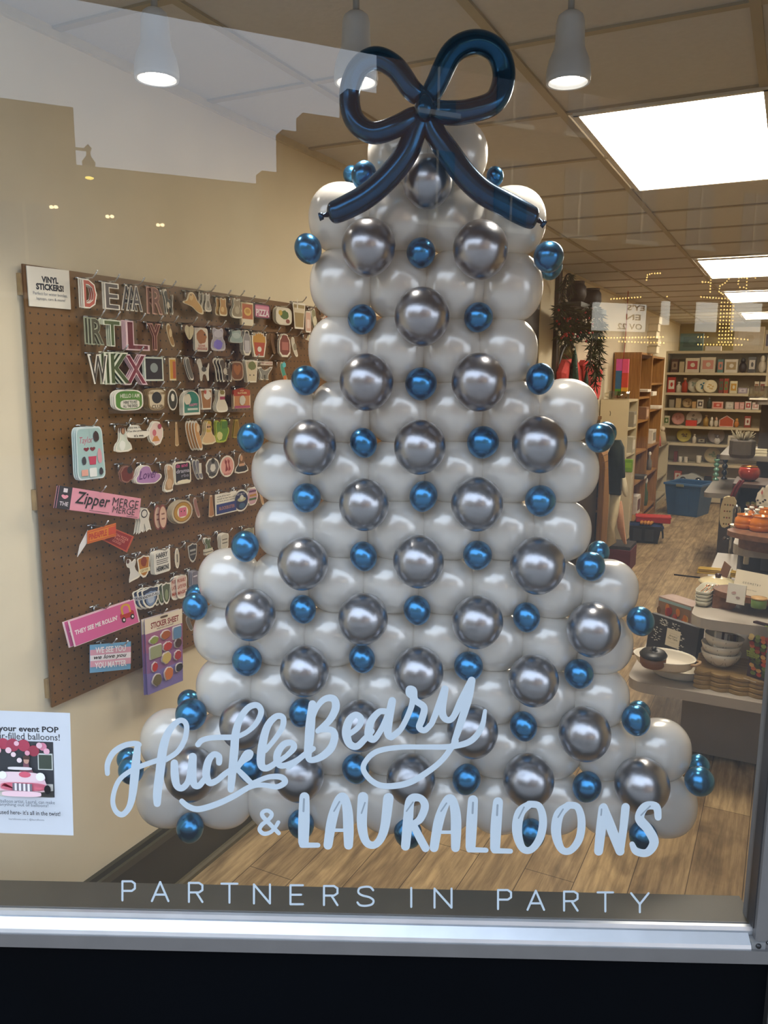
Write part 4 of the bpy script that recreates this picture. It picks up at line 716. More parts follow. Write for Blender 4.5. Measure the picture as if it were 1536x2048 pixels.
S('red ticket sticker reading ON PIZZA TASTES GOOD', 0, ((205, 1080), (254, 1105), (268, 1073), (222, 1054)), 'rect', '#c0563a', '#8f2024', [('T:ON PIZZA', (.3, .6, .85, .76), '#d98a78'), ('T:TASTES', (.3, .4, .75, .55), '#d98a78'), ('T:GOOD', (.3, .2, .65, .35), '#d98a78')], off=.030, hk=False)
S('orange ticket sticker reading PINEAPPLE', 0, ((175, 1088), (232, 1072), (232, 1046), (175, 1062)), 'rect', '#d9702a', '#e0852a', [('rect', (0, .86, 1, .9), '#b8382a'), ('rect', (0, .1, 1, .14), '#b8382a'), ('T:PINEAPPLE', (.04, .26, .66, .74), '#c23c24', .03), ('rect', (.72, .22, .98, .8), '#c8482a')], off=.040)
S('curled white back of a ticket sticker', 0, ((155, 1114), (174, 1086), (176, 1060), (160, 1090)), 'rect', '#e4e0dc', None, off=.036, hk=False)
S("long pink bumper sticker reading THEY SEE ME ROLLIN'", 0, ((149, 1294), (280, 1244), (269, 1198), (136, 1243)), 'rect', '#f3d9dc', '#d9649a', [("T:THEY SEE ME ROLLIN'", (.05, .42, .68, .60), '#f6ecec', .03, .1), ('rrl', (.72, .35, .94, .62), '#b8302a'), ('arch', (.75, .55, .90, .95), '#d9a53a'), ('arch', (.78, .55, .87, .87), '#d9649a'), ('el', (.73, .22, .79, .44), K), ('el', (.87, .24, .93, .46), K), ('el', (.745, .28, .775, .38), '#e8e0e0'), ('el', (.885, .3, .915, .4), '#e8e0e0')], 1, off=.045, inset=.02, fan=(.012, .008))
S('striped pink and blue sticker reading WE SEE YOU', 0, ((180, 1346), (261, 1338), (262, 1283), (180, 1290)), 'rect', '#6fa8cf', None, [('rect', (0, .62, 1, .82), '#dba3b8'), ('rect', (0, .42, 1, .62), '#eeeaf0'), ('rect', (0, .2, 1, .42), '#dba3b8'), ('T:WE SEE YOU', (.12, .68, .86, .9), '#f2eef2', .03), ('T:we love you', (.08, .43, .88, .62), K, .015, .3), ('T:YOU MATTER', (.10, .14, .88, .36), '#f2eef2', .03)], 0, off=.04)
S('tall purple packet reading STICKER SHEET', 0, ((295, 1390), (365, 1361), (364, 1217), (289, 1239)), 'rect', '#8a78b0', None, [('rect', (0, .80, 1, 1), '#e9dcc6'), ('T:STICKER SHEET', (.15, .85, .9, .93), '#8a2c2c', .03), ('T:express yourself', (.3, .815, .75, .845), '#5a2a3a', .01), ('rrl', (.4, .95, .6, .98), '#5f4a38'), ('rect', (0, .55, 1, .80), '#a5688c'), ('rect', (0, .28, 1, .55), '#93689c'), ('rect', (0, 0, 1, .28), '#7f74b4')]
  + [(q, (x-.02, y-.012, x+w_+.02, y+h_+.012), '#efe6e6') for q, x, y, w_, h_, c2 in [('rr', .72, .62, .22, .16, 0), (46, .08, .65, .24, .1, 0), (47, .38, .66, .26, .12, 0), ('rr', .08, .46, .3, .16, 0), (48, .42, .5, .25, .12, 0), (49, .74, .49, .2, .13, 0), (50, .38, .33, .26, .16, 0), (51, .1, .28, .16, .13, 0), (52, .72, .33, .2, .13, 0), (53, .1, .08, .26, .17, 0), (54, .42, .1, .26, .18, 0), (55, .74, .16, .22, .12, 0)]]
  + [(q, (x, y, x+w_, y+h_), c2) for q, x, y, w_, h_, c2 in [('rr', .72, .62, .22, .16, '#5f88b0'), (46, .08, .65, .24, .1, '#8f9a4a'), (47, .38, .66, .26, .12, '#a85a2c'), ('rr', .08, .46, .3, .16, '#9aa07c'), (48, .42, .5, .25, .12, '#b83a34'), (49, .74, .49, .2, .13, '#4a2c22'), (50, .38, .33, .26, .16, '#c8b26a'), (51, .1, .28, .16, .13, '#b8302a'), (52, .72, .33, .2, .13, '#a83a3c'), (53, .1, .08, .26, .17, '#6a5f3c'), (54, .42, .1, .26, .18, '#c9733c'), (55, .74, .16, .22, .12, '#2a2530')]], 1, off=.05, name='sticker_packet', fan=(.006, .008))
hook(atu(222, 1300, UP).dot(D3), atu(222, 1285, UP).z)
# white sign tacked on the board
c_ = [atu(x, y, UP+.004) for x, y in ((59, 612), (142, 619), (138, 541), (53, 531))]; ce = sum(c_, Vector())/4
q = quadmap([((p-ce).dot(D3), 0, p.z-ce.z) for p in c_]); mb = MB(); mb.prism(SH['rect'], 0, .003, mat('#eae4d4', .6, var=.01), lambda x, y, t: q(x, y)+Vector((0, t, 0)))
Flat(mb, q, (0, -1, 0)).text('VINYL', K1, (.32, .62, .72, .78), .05).text('STICKERS!', K1, (.18, .43, .84, .60), .05).text('Perfect for water bottles,', K2, (.10, .29, .92, .38)).text('laptops, cars & more!', K2, (.17, .16, .86, .25))
tag(mb.build('shop_sign', M=T(ce, WZ)), 'white square card reading VINYL STICKERS! at the top corner of the pegboard', 'sign')

# ================================================================== TIERED DISPLAY NEAR THE WINDOW
M_gr = mat('#a9a196', .5, var=.03, scale=10); M_gr2 = mat('#8a8480', .55, var=.04, scale=8); M_iv = mat('#e6dfcf', .3, var=.02, coat=.3)
LZ, UZ, TZ = .45, .76, 1.03          # tops of the three tiers
def curved(x0, x1, y0, y1, r=.06, n=6):       # plan of a shelf with a rounded near-left corner
    return [(x1, y0), (x1, y1), (x0, y1)] + [(x0+r-r*math.cos(math.pi/2*i/n), y0+r-r*math.sin(math.pi/2*i/n)) for i in range(n+1)]
ds = thing('display_stand', 'grey tiered display stand with rounded shelves beside the balloon tree', 'display stand', room(0, 0, 0), RZ)
MB().box((.13, 4.35, (LZ-.045)/2+.01), (.95, 1.0, LZ-.045-.02), M_gr2).build('base', ds); MB().box((.15, 4.40, .01), (.85, .9, .02), mat('#1a1716', .6)).build('plinth', ds)
for z, x0, y0, nm in ((LZ, -.555, 3.50, 'shelf'), (UZ, -.315, 3.56, 'shelf'), (TZ, -.185, 3.86, 'shelf')):
    MB().prism(curved(x0, .62, y0, 5.0, .09), z-.045, z, M_gr).build(nm, ds)
MB().box((.25, 4.72, (UZ+LZ)/2), (.72, .5, UZ-LZ-.09), mat('#3a3430', .6)).build('riser', ds); MB().box((.3, 4.75, (TZ+UZ)/2), (.6, .45, TZ-UZ-.09), M_gr2).build('riser', ds)
def stand(p1, p2, z, ytop, th, m, name, label, cat, back=.0, lean=.10, group=None, art=None, h=None, step=.0006):
    a, b = atz(*p1, z), atz(*p2, z); xd = (b-a); wd = xd.length; ang = math.atan2(xd.y, xd.x); hh = h or (zat(a, ytop)-z)
    o = thing(name, label, cat, a, ang, group)
    M = Matrix.Rotation(-lean, 4, 'X'); mb = MB(); mb.box((wd/2, th/2, hh/2), (wd, th, hh), m, M)
    c = mb.build('body', o)
    if art:
        mb = MB(); F = Flat(mb, lambda s, t: M @ Vector((wd*s, -.0004, hh*t)), M.to_3x3() @ Vector((0, -1, 0)), step); art(F); mb.build('print', o)
    return o, a, b
def a_book(F):
    F.poly(SH['rect'], ink('#cfc4ac'), (.38, .26, .66, .74)).text('Around', ink('#4a4638'), (.44, .53, .60, .58), .01).text('Our Table', ink('#4a4638'), (.42, .46, .62, .51), .01).poly(SH['rect'], ink('#8a8474'), (.44, .62, .60, .625)).poly(SH['rect'], ink('#8a8474'), (.46, .38, .58, .385))
    q = random.Random(3)
    for x, y, k in ((.30, .86, 9), (.56, .86, 8), (.22, .62, 8), (.24, .40, 7), (.74, .62, 8), (.76, .34, 8), (.40, .90, 6), (.70, .20, 5)):
        for i in range(k):
            g = 6.28*i/k+q.random(); r = .05+.04*q.random(); F.poly([(0, .5), (.3, .8), (1, .5), (.3, .2)], ink('#b9b4a6'), (x+r*math.cos(g)-.034, y+r*math.sin(g)*1.1-.020, x+r*math.cos(g)+.034, y+r*math.sin(g)*1.1+.020), rot=g)
        F.poly(circ(8), ink('#b9b4a6'), (x-.012, y-.012, x+.012, y+.012))
stand((1292, 1294), (1388, 1330), LZ, 1226, .035, mat('#232227', .45, var=.05), 'hardcover_book', 'black hardcover book with white flowers and a cream label, propped on the lower shelf', 'book', lean=.12, art=a_book)
def a_puz(F):
    q = random.Random(5)
    F.poly(SH['rect'], ink('#8a6a50'), (.02, .03, .98, .97)).poly(SH['rect'], ink('#8fa8a8'), (.02, .90, .98, .97))
    for i in range(26): F.poly(blob(60+i, 9), ink(q.choice(['#a83a2a', '#c8742a', '#8a2a30', '#6a4a2a', '#b8502a', '#d0a04a'])), (lambda x, y: (x, y, x+.14, y+.22))(q.uniform(.02, .84), q.uniform(.03, .72)))
stand((1312, 1272), (1378, 1297), LZ, 1192, .10, mat('#a08478', .5, var=.1), 'puzzle_box', 'puzzle box with an autumn picture standing behind the black book', 'box', lean=0.0, art=a_puz)
# oval bakers and the pot
def oval(name, label, p, rz, tx, m, rx=.15, ry=.095, h=.052, handles=True):
    o = thing(name, label, 'baking dish', p, rz, 'oval baking dishes'); o.rotation_euler = (tx[0], tx[1], rz)
    MB().lathe([(0, 0), (.72, 0), (.86, h*.25), (.97, h*.9), (1.0, h), (.96, h), (.92, h*.85), (.82, h*.3), (.70, h*.16), (0, h*.16)][0:10], m, 40, sx=rx, sy=ry).build('body', o)
    for s in (-1, 1): MB().tube([(s*rx*.93, -.026, h*.8), (s*rx*1.07, -.022, h*.86), (s*rx*1.12, 0, h*.88), (s*rx*1.07, .022, h*.86), (s*rx*.93, .026, h*.8)], .0065, mat('#a98a66', .45), 8).build('handle', o)
    return o
pb = atz(1340, 1352, LZ+.001); ang = RZ-.10
oval('oval_baker', 'lower white oval baking dish lying flat on the lower shelf', pb+Vector((.025, 0, 0)), ang, (0, 0), M_iv, .118, .078, .045)
p = atz(1329, 1338, LZ+.052); oval('oval_baker', 'upper white oval baking dish tilted on the lower one, brown pot in it', p+Vector((0, 0, .012)), ang-.22, (.10, -.06), M_iv, .142, .082, .052)
o = thing('spice_pot', 'small brown pot with a black knobbed lid, sitting in the upper oval dish', 'pot', atz(1305, 1330, LZ+.083), ang); o.rotation_euler = (.10, .04, ang)
MB().lathe([(0, 0), (.048, 0), (.055, .012), (.055, .046), (.0, .046)], mat('#7d5233', .5), 28).build('body', o); MB().lathe([(0, .046), (.057, .046), (.059, .052), (.050, .064), (.02, .069), (.008, .069), (.011, .079), (.009, .085), (0, .086)], mat('#1d1b1b', .4), 28).build('lid', o)
# wavy boards
def wavy(n=6, L=.46, Wd=.24, a=.017):
    k = 90; t = [i/k for i in range(k+1)]; f = [(L*s, -a*abs(math.sin(math.pi*n*s))) for s in t]; b = [(L*s, Wd+a*abs(math.sin(math.pi*n*s))) for s in t[::-1]]
    return [(.012+x if x < .01 else x, y) for x, y in f] + b
pw = atz(1381, 1372, LZ); M_bd = wood('#7a6039', '#a08352', 2, 14)
def board():
    mb = MB(); o = wavy(); cx, cy = .23, .12; n = len(o); vs = []
    for k, z in ((.985, 0), (1, .004), (1, .0135), (.975, .0185)): vs += [(cx+(x-cx)*k, cy+(y-cy)*k, z) for x, y in o]
    fs = [list(range(n))[::-1], list(range(3*n, 4*n))] + [(a*n+i, a*n+(i+1) % n, (a+1)*n+(i+1) % n, (a+1)*n+i) for a in range(3) for i in range(n)]
    return mb.add(vs, fs, M_bd)
bd = tag(board().build('serving_board', M=T(pw, RZ-.02)), 'bottom wavy edged wooden board of the stack on the lower shelf', 'serving board', 'wavy serving boards')
for i, nm in enumerate(('second wavy edged wooden board from the bottom of the stack', 'third wavy edged wooden board, just under the top one', 'topmost wavy edged wooden board, under the white bowls')):
    c = dup(bd, pw+Vector((0, 0, .0205*(i+1))), RZ-.02+.01*(i % 2), nm+('' if i == 2 else ' under white bowls'))
bt = LZ+.0205*3+.0185
# scalloped bowls
def bowl():
    o = thing('scalloped_bowl', '', 'bowl', (0, 0, 0), 0, 'stacked scalloped bowls')
    pr = [(0, 0), (.030, 0), (.040, .004), (.062, .020), (.076, .042), (.083, .066), (.080, .067), (.072, .044), (.056, .022), (.03, .010), (0, .009)]
    MB().lathe(pr, M_iv, 40).build('body', o)
    g = MB()
    for k in range(9):
        a0 = 2*math.pi*k/9; pts = []
        for i in range(9):
            s = -1+i/4; z = .056-.048*(1-s*s)**.5*.9; r = next((r1+(r2-r1)*(z-z1)/(z2-z1) for (r1, z1), (r2, z2) in zip(pr[1:5], pr[2:6]) if z1 <= z <= z2), .082); pts.append(((r+.0002)*math.cos(a0+s*math.pi/9), (r+.0002)*math.sin(a0+s*math.pi/9), z))
        g.tube(pts, .0011, mat('#a49c8c', .4), 5)
    g.build('relief', o); return o
pbw = atz(1440, 1330, bt); b1 = bowl(); b1.location = pbw; b1['label'] = 'bottom white scalloped bowl of three stacked on the wavy boards'
dup(b1, pbw+Vector((-.001, 0, .036)), .3, 'middle white scalloped bowl of three stacked on the wavy boards')
b3 = dup(b1, pbw+Vector((.001, 0, .070)), .6, 'top white scalloped bowl, tilted, holding wrapped chocolate bars'); b3.rotation_euler = (.07, .10, .6)
def bar(p, rz, m, label, sz_=(.045, .016, .085)):
    o = thing('chocolate_bar', label, 'chocolate bar', p, rz, 'wrapped bars in the top bowl'); o.rotation_euler = (-.35, .25, rz)
    MB().box((0, 0, sz_[2]/2), sz_, m, ch=.003).build('wrapper', o); MB().box((.004, -.0005, sz_[2]/2), (.011, sz_[1]+.003, sz_[2]+.003), mat('#4a2024', .5)).build('ribbon', o)
bar(pbw+Vector((-.025, -.040, .086)), .1, mat('#e9e4d8', .35), 'white wrapped chocolate bar with a maroon ribbon in the top bowl', (.06, .016, .075))
bar(pbw+Vector((.030, -.040, .086)), .25, mat('#6d5636', .4), 'brown wrapped chocolate bar leaning in the top bowl', (.05, .016, .062))
def a_char(F):
    q = random.Random(9); pal = ['#5f6a2c', '#6d7a34', '#8a9a44', '#b8432a', '#c86a3a', '#d0a05c', '#a8542c', '#8a2a24', '#3f4a22', '#c9b27a', '#4f5a26']
    for i in range(10): F.poly(SH['el'], ink('#9db04a' if i % 2 else '#c8d08a'), (lambda x, y: (x, y, x+.12, y+.10))(.25+.09*(i % 5), .84+.05*(i//5)))
    for j in range(11):
        for i in range(7): F.poly(blob(200+i*11+j, 9), ink(pal[(i*3+j*2+q.randrange(3)) % len(pal)]), (lambda x, y: (x, y, x+.13, y+.085))(.08+.125*i+q.uniform(-.02, .02), .06+.07*j+q.uniform(-.01, .01)))
    for i in range(14): F.poly(SH['el'], ink('#7f8a3c'), (lambda x, y: (x, y, x+.05, y+.034))(.10+.05*(i % 5), .42+.04*(i//5)))
    F.poly(SH['rect'], ink('#d8d0c0'), (.12, .02, .4, .03))
stand((1493, 1351), (1585, 1382), bt, 1243, .025, mat('#3c2428', .4, var=.05), 'picture_book', 'maroon picture book of olives and meats propped at the edge of the stand', 'book', lean=.06, art=a_char)
# upper shelf
def tray():
    o = thing('oblong_dish', '', 'dish', (0, 0, 0), 0, 'stacked oblong dishes'); rr_ = rrect(.3, 5); f = lambda k, z: [((x-.5)*.072*k, (y-.5)*.20*k, z) for x, y in rr_]
    mb = MB(); vs = f(.82, 0)+f(1, .026)+f(.93, .026)+f(.78, .006); n = len(rr_); fs = [list(range(n))[::-1], list(range(3*n, 4*n))]
    for a in range(3): fs += [(a*n+i, a*n+(i+1) % n, (a+1)*n+(i+1) % n, (a+1)*n+i) for i in range(n)]
    mb.add(vs, fs, mat('#c9c4b0', .3, var=.05, coat=.3), True); mb.build('body', o); return o
pt = atz(1411, 1205, UZ); rt_ = RZ-.12; t1 = tray(); t1.location = pt; t1.rotation_euler = (0, 0, rt_); t1['label'] = 'bottom oblong cream dish of the stack on the upper shelf'
for i, nm in enumerate(('second oblong cream dish up from the upper shelf', 'third oblong cream dish in the stack, below the cutlery dish', 'top oblong cream dish with copper cutlery lying in it')): dup(t1, pt+Vector((0, 0, .0155*(i+1))), rt_, nm)
M_cu = mat('#c98a5c', .25, .9)
for i in range(3):
    mb = MB(); y0 = -.075+.01*i; x = -.018+.018*i; mb.tube([(x, y0, .058), (x+.006, y0+.08, .062), (x+.01, y0+.11, .068)], .0022, M_cu, 6); mb.ell((x+.012, y0+.13, .068), (.009, .018, .004), mat('#e6dcc6', .2, .6) if i == 1 else M_cu, nu=10, nv=6)
    tag(mb.build('small_spoon', M=T(pt, rt_)), ('copper spoon at the near side of the top oblong dish', 'pale bowled spoon between two copper ones in the top oblong dish', 'copper spoon at the far side of the top oblong dish')[i], 'spoon', 'cutlery in the top dish')
o = thing('cake_stand', 'low oval brown wood riser with arched legs on the upper shelf', 'wooden riser', atz(1538, 1224, UZ), RZ)
M_wn = wood('#5f3d26', '#7a5034', 14, 3, .6); rx = .235; ry = .125
MB().prism(circ(40, 0, 0, rx, ry), .058, .083, M_wn).build('top', o)
for s in (-1, 1):
    MB().prism([(s*rx*.98, 0)] + [(s*(rx*(.98-.33*i/8)), 0) for i in range(1, 9)] + [(s*(rx*.60-.015*math.sin(i*.39)), .058*i/4) for i in range(1, 5)] + [(s*rx*.98, .058)], -.05, .05, M_wn, lambda x, z, t: (x, t, z)).build('leg', o)
zr = UZ+.083
stand((1452, 1204), (1488, 1211), zr, 1166, .006, mat('#ece8dc', .5, var=.01), 'greeting_card', 'small white card with a pale flower drawing standing on the wood riser', 'card', lean=.12, art=lambda F: F.poly(blob(70), ink('#c8b4ac'), (.22, .45, .5, .60)).poly(blob(71), ink('#b09a94'), (.5, .25, .75, .4)).poly(SH['el'], ink('#c9a6a0'), (.3, .5, .5, .62)).poly(SH['rect'], ink('#c8c4ba'), (.08, .07, .92, .08)))
stand((1464, 1184), (1536, 1200), zr+.002, 1138, .008, mat('#e6dcc4', .6, var=.02), 'card_packet', 'large cream card reading GEOMETRY propped behind the small white card', 'card packet', lean=.25, art=lambda F: F.text('GEOMETRY', ink('#4a4438'), (.24, .46, .74, .54), .0, 0, 1.6).text('cards for friends', ink('#8a8270'), (.36, .22, .66, .27)))
o = thing('candle_tin', 'small green candle tin with a wood lid on the riser', 'candle', atz(1517, 1215, zr), RZ); MB().lathe([(0, 0), (.029, 0), (.030, .003), (.030, .036), (0, .036)], mat('#5f7a3a', .4), 28).build('tin', o); MB().lathe([(0, .036), (.031, .036), (.031, .043), (0, .043)], wood('#b08a58', '#c8a26c'), 28).build('lid', o)
o = thing('lidded_casserole', 'cream lidded pot with a brown knob behind the oblong dishes', 'pot', atz(1433, 1189, UZ), RZ)
MB().lathe([(0, 0), (.066, 0), (.074, .012), (.076, .058), (0, .058)], mat('#a39a88', .35, coat=.3), 32).build('body', o); MB().lathe([(0, .059), (.084, .059), (.086, .064), (.072, .072), (.04, .078), (.036, .083), (.026, .084), (0, .084)], mat('#d8caa2', .3, coat=.3), 32).build('lid', o); MB().lathe([(0, .084), (.011, .084), (.013, .094), (.015, .098), (.010, .102), (0, .103)], mat('#3a2018', .35), 16, wave=(.12, 5)).build('knob', o)
o = thing('twig_bundle', 'bundle of golden beeswax sticks lying behind the cream pot', 'bundle', atz(1437, 1150, UZ+.02), RZ-.15)
for i in range(14): MB().tube([(-.10+.004*(i % 3), .012*(i % 5)-.024, .010*(i//5)+.004), (.0, .011*(i % 5)-.022, .010*(i//5)+.010), (.13, .012*(i % 5)-.024, .010*(i//5)+.006)], .0055, mat(('#b8963c', '#c9a850', '#9a7a2c')[i % 3], .45), 6).build('stick', o)
MB().lathe([(.034, -.012), (.036, -.008), (.036, .008), (.034, .012)], mat('#e0d6bc', .6), 16, M=Matrix.Translation((.05, 0, .016)) @ Matrix.Rotation(math.pi/2, 4, 'Y'), sx=.75).build('paper_band', o)
o = thing('tag_sign', 'small brown slanted price card standing behind the pot lid', 'sign', atz(1445, 1156, UZ+.05), RZ-.8); MB().box((0, 0, .045), (.05, .003, .075), mat('#7a5a48', .5), Matrix.Rotation(.35, 4, 'Y')).build('card', o); MB().box((-.012, 0, .0), (.05, .012, .006), mat('#d8cdb4', .4)).build('holder', o)
o = thing('knife_case', 'dark grey gift case with spreaders, standing open behind the cream card', 'gift case', atz(1512, 1152, UZ+.06), RZ); o.rotation_euler = (-.5, 0, RZ)
MB().box((.02, 0, .10), (.22, .03, .17), mat('#39373a', .5, var=.05), ch=.004).build('case', o); MB().box((.045, -.016, .10), (.06, .004, .15), mat('#55535a', .5)).build('divider', o)
for x in (-.05, .115):
    k = MB().box((x, -.019, .075), (.026, .008, .055), mat('#e9e2cf', .3), ch=.004).build('spreader', o); MB().lathe([(0, 0), (.011, .008), (.012, .03), (.004, .052), (0, .055)], mat('#c9bfa8', .2, .9), 12, M=Matrix.Translation((x, -.019, .11)), sy=.25).build('blade', k)
# third tier
o = thing('wood_riser', 'curved brown wood riser carrying the orange jars', 'wooden riser', room(0, 0, TZ), RZ)
ej = uvz(atz(1521, 1074, TZ+.075)); MB().prism(circ(36, ej[0]+.12, ej[1]+.12, .26, .14), .052, .075, M_wn).build('top', o); MB().prism(circ(36, ej[0]+.13, ej[1]+.13, .22, .115), 0, .052, M_wn).build('body', o)
zj = TZ+.075; M_am = mat('#c9701c', .12, .25, var=.05, coat=.6)
def jar(x, y, label, k=1.0, z=zj):
    o = thing('amber_jar', label, 'jar', atz(x, y, z), RZ, 'orange glass jars'); MB().lathe([(0, 0), (.038*k, 0), (.043*k, .006*k), (.044*k, .022*k), (.0425*k, .024*k), (.044*k, .027*k), (.041*k, .046*k), (.033*k, .052*k), (.033*k, .060*k), (.035*k, .064*k), (.030*k, .064*k), (.028*k, .05*k), (0, .045*k)], M_am, 32).build('body', o); return o
jar(1488, 1056, 'orange glass jar nearest the chrome pole on the wood riser'); jar(1520, 1062, 'orange glass jar in front at the edge of the wood riser', 1.08); jar(1531, 1037, 'small orange glass jar behind the two larger ones', .8, zj)
for i, (x, y, lb) in enumerate(((1492, 1040, 'small white-capped bottle with a spotted label behind the first orange jar'), (1502, 1036, 'small white-capped bottle with an orange label behind the jars'), (1513, 1041, 'small white-capped bottle between the two orange jars'), (1521, 1036, 'small white-capped bottle farthest back behind the jars'))):
    o = thing('small_bottle', lb, 'bottle', atz(x, y, zj), RZ, 'white capped bottles behind the jars'); MB().lathe([(0, 0), (.014, 0), (.015, .03), (.006, .04), (.006, .046), (0, .046)], mat(('#d8cfc0', '#c8743a', '#bfb6a8', '#b0602c')[i], .3), 16).build('body', o); MB().lathe([(0, .046), (.011, .046), (.011, .056), (0, .056)], mat('#efe9dc', .4), 14).build('cap', o)
o = thing('shell_dish', 'small white scallop dish on the edge of the wood riser', 'dish', atz(1473, 1054, TZ+.045), RZ); MB().lathe([(0, 0), (.016, 0), (.030, .010), (.028, .012), (.012, .004), (0, .004)], mat('#f0e6cc', .3), 24, wave=(.08, 9)).build('body', o)
MB().box((.03, .03, -.02), (.05, .05, .04), mat('#4a403a', .6)).build('foot', o)
# chrome pole with a tote bag, tall patterned plate
pp = atv(1458, 1128, 5.05); o = thing('display_pole', 'chrome upright pole with a hooked top behind the display stand', 'pole', (pp.x, pp.y, 0), RZ); zt = zat(pp, 1012)
MB().tube([(0, 0, .0), (0, 0, zt-.02), (.006, 0, zt-.006), (.016, 0, zt), (.026, 0, zt-.006), (.031, 0, zt-.02), (.031, 0, .45)], .0095, mat('#b9b6b0', .15, 1.0), 12).build('tube', o); MB().ell((-.035, -.01, zat(pp, 1078)), (.012, .012, .012), mat('#3a2a1c', .4), nu=12, nv=8).build('knob', o); MB().tube([(0, 0, zat(pp, 1078)), (-.03, -.008, zat(pp, 1078))], .004, mat('#8a8680', .2, .9), 6).build('screw', o); MB().lathe([(0, 0), (.09, 0), (.09, .012), (.02, .016), (0, .016)], mat('#6a6866', .3, .8), 20).build('foot', o)
o = thing('packet_rack', 'dark green and black packet hanging on the chrome pole', 'packet', (pp.x, pp.y, 0), RZ); za = zat(pp, 1062); MB().box((.062, -.008, za-.08), (.075, .012, .16), mat('#3c4034', .5, var=.2, scale=20), ch=.003).build('packet', o); MB().box((.066, -.016, za-.12), (.03, .004, .05), mat('#8a8a78', .4)).build('label_patch', o)
def bag():
    v = 6.4; tl, tr, bl = atv(1449, 992, v), atv(1473, 992, v), atv(1446, 1056, v); u0, u1 = uvz(tl)[0], uvz(tr)[0]; z1, z0 = tl.z, bl.z; x0 = uvz(atv(1440, 1020, v))[0]
    o = thing('tote_bag', 'cream tote bag with small brown motifs hanging by a red strap', 'bag', room(u0, v, z0), RZ); w0 = u1-u0; b_ = x0-u0; h = z1-z0; pr = [(0, h), (w0*1.05, h), (w0*1.0, h*.4), (w0*.7, .03), (w0*.1, 0), (b_*.8, h*.18), (b_, h*.5), (b_*.55, h*.82)]
    MB().prism(smooth2(pr, 1), -.03, .03, mat('#cbb78c', .85, var=.06, scale=40), lambda x, z, t: (x, t, z)).build('body', o)
    g = MB(); F = Flat(g, lambda s, t: Vector((s, -.0305, t)), (0, -1, 0)); q = random.Random(4)
    for i in range(16): F.poly(blob(300+i, 8), ink(('#7a5a34', '#6a6a4a', '#8a4a3a')[i % 3]), (lambda x, z: (x, z, x+.013, z+.016))(w0*(.05+.22*(i % 4)), h*(.12+.2*(i//4))))
    g.build('print', o); za = zat(room(u1, v), 960)-z0
    for dx in (0, .02): MB().tube([(w0*.55+dx, 0, h), (w0*.8+dx, 0, h+(za-h)*.5), (w0*1.25+dx, 0, za)], .010, mat('#7a2028', .6), 6).build('strap', o)
bag()
v = 5.2; ct = atv(1549, 1000, v); r_ = (ct-atv(1512, 1000, v)).length; o = thing('sugar_skull_plate', 'large white scalloped plate with red and black motifs standing at the frame edge', 'plate', room(uvz(ct)[0], v, ct.z), RZ)
MB().lathe([(0, 0), (r_*.7, 0), (r_, .02), (r_*.98, .026), (r_*.68, .008), (0, .008)], mat('#e3d8c2', .35, coat=.3), 48, M=Matrix.Rotation(math.pi/2, 4, 'X'), wave=(.02, 16)).build('body', o)
g = MB(); F = Flat(g, lambda s, t: Vector((s*r_, -.030, t*r_)), (0, -1, 0)); q = random.Random(8)
F.poly([(.5, 1), (.75, .45), (.5, .1), (.25, .45)], ink('#b8605a'), (-.82, .25, -.58, .62)).poly([(.5, 1), (.75, .45), (.5, .1), (.25, .45)], ink('#b8605a'), (-.4, .2, -.2, .5))
for i, (x, y) in enumerate(((-.9, -.05), (-.75, -.2), (-.6, -.1), (-.82, -.4), (-.68, -.6), (-.5, -.45), (-.5, .0), (-.85, .75), (-.6, .8), (-.4, -.7))): F.poly(blob(400+i, 10, .3), ink('#2b2628'), (x-.08, y-.07, x+.08, y+.07), rot=i)
g.build('motif', o); MB().box((0, .06, -r_*.8), (.12, .10, r_*.5), mat('#3a2d20', .5)).build('easel', o)

# ================================================================== BACK OF THE SHOP
M_oak = wood('#865a28', '#a67538', 22, 22, .45, 1.4); M_oakd = wood('#5a3b19', '#6e4a20', 22, 22, .5, 1.4); M_wsh = mat('#cdbf9d', .5, var=.02); M_wsh2 = mat('#b9ab8a', .55, var=.03)
def bookcase(name, label, u0, u1, v0, v1, h, zs, m, mb_, t=.022, face=True):
    o = thing(name, label, 'bookcase', room(u0, v0, 0), RZ); W_, L_ = u1-u0, v1-v0
    for y in (t/2, L_-t/2): MB().box((W_/2, y, h/2), (W_, t, h), m).build('side_panel', o)
    MB().box((.004, L_/2, h/2), (.008, L_-2*t, h), mb_).build('back_panel', o); MB().box((W_/2, L_/2, h-t/2), (W_-.01, L_-2*t, t), m).build('top', o); MB().box((W_/2, L_/2, .04), (W_-.01, L_-2*t, .08), m).build('base', o)
    for z in zs: MB().box((W_/2, L_/2, z-t/2), (W_-.012, L_-2*t, t), m).build('shelf', o)
    return o
bookcase('white_bookcase', 'white bookcase standing nearest the window along the left wall', UW+.012, -1.50, 8.60, 9.17, 1.537, (1.24, .96, .70, .40), M_wsh, M_wsh2)
MB().tube([(.10, -.001, 1.42), (.108, -.002, 1.40), (.104, -.001, 1.37)], .003, mat('#4a4030', .5), 6).build('scuff', [o for o in col.objects if o.name == 'white_bookcase'][0])
bookcase('oak_bookcase', 'tall oak bookcase directly behind the white bookcase', UW+.012, -1.50, 9.19, 9.98, 2.04, (1.55, 1.285, .93, .585, .16), M_oak, M_oakd)
bookcase('oak_bookcase', 'tall oak bookcase at the far end, next to the low white shelves', UW+.012, -1.50, 10.0, 10.98, 2.02, (1.70, 1.38, .94, .60, .16), M_oak, M_oakd)
bookcase('low_bookcase', 'low white bookcase beyond the oak bookcases, dolls on top', UW+.012, -1.52, 11.03, 12.10, .86, (.42, .14), M_wsh, M_wsh2)
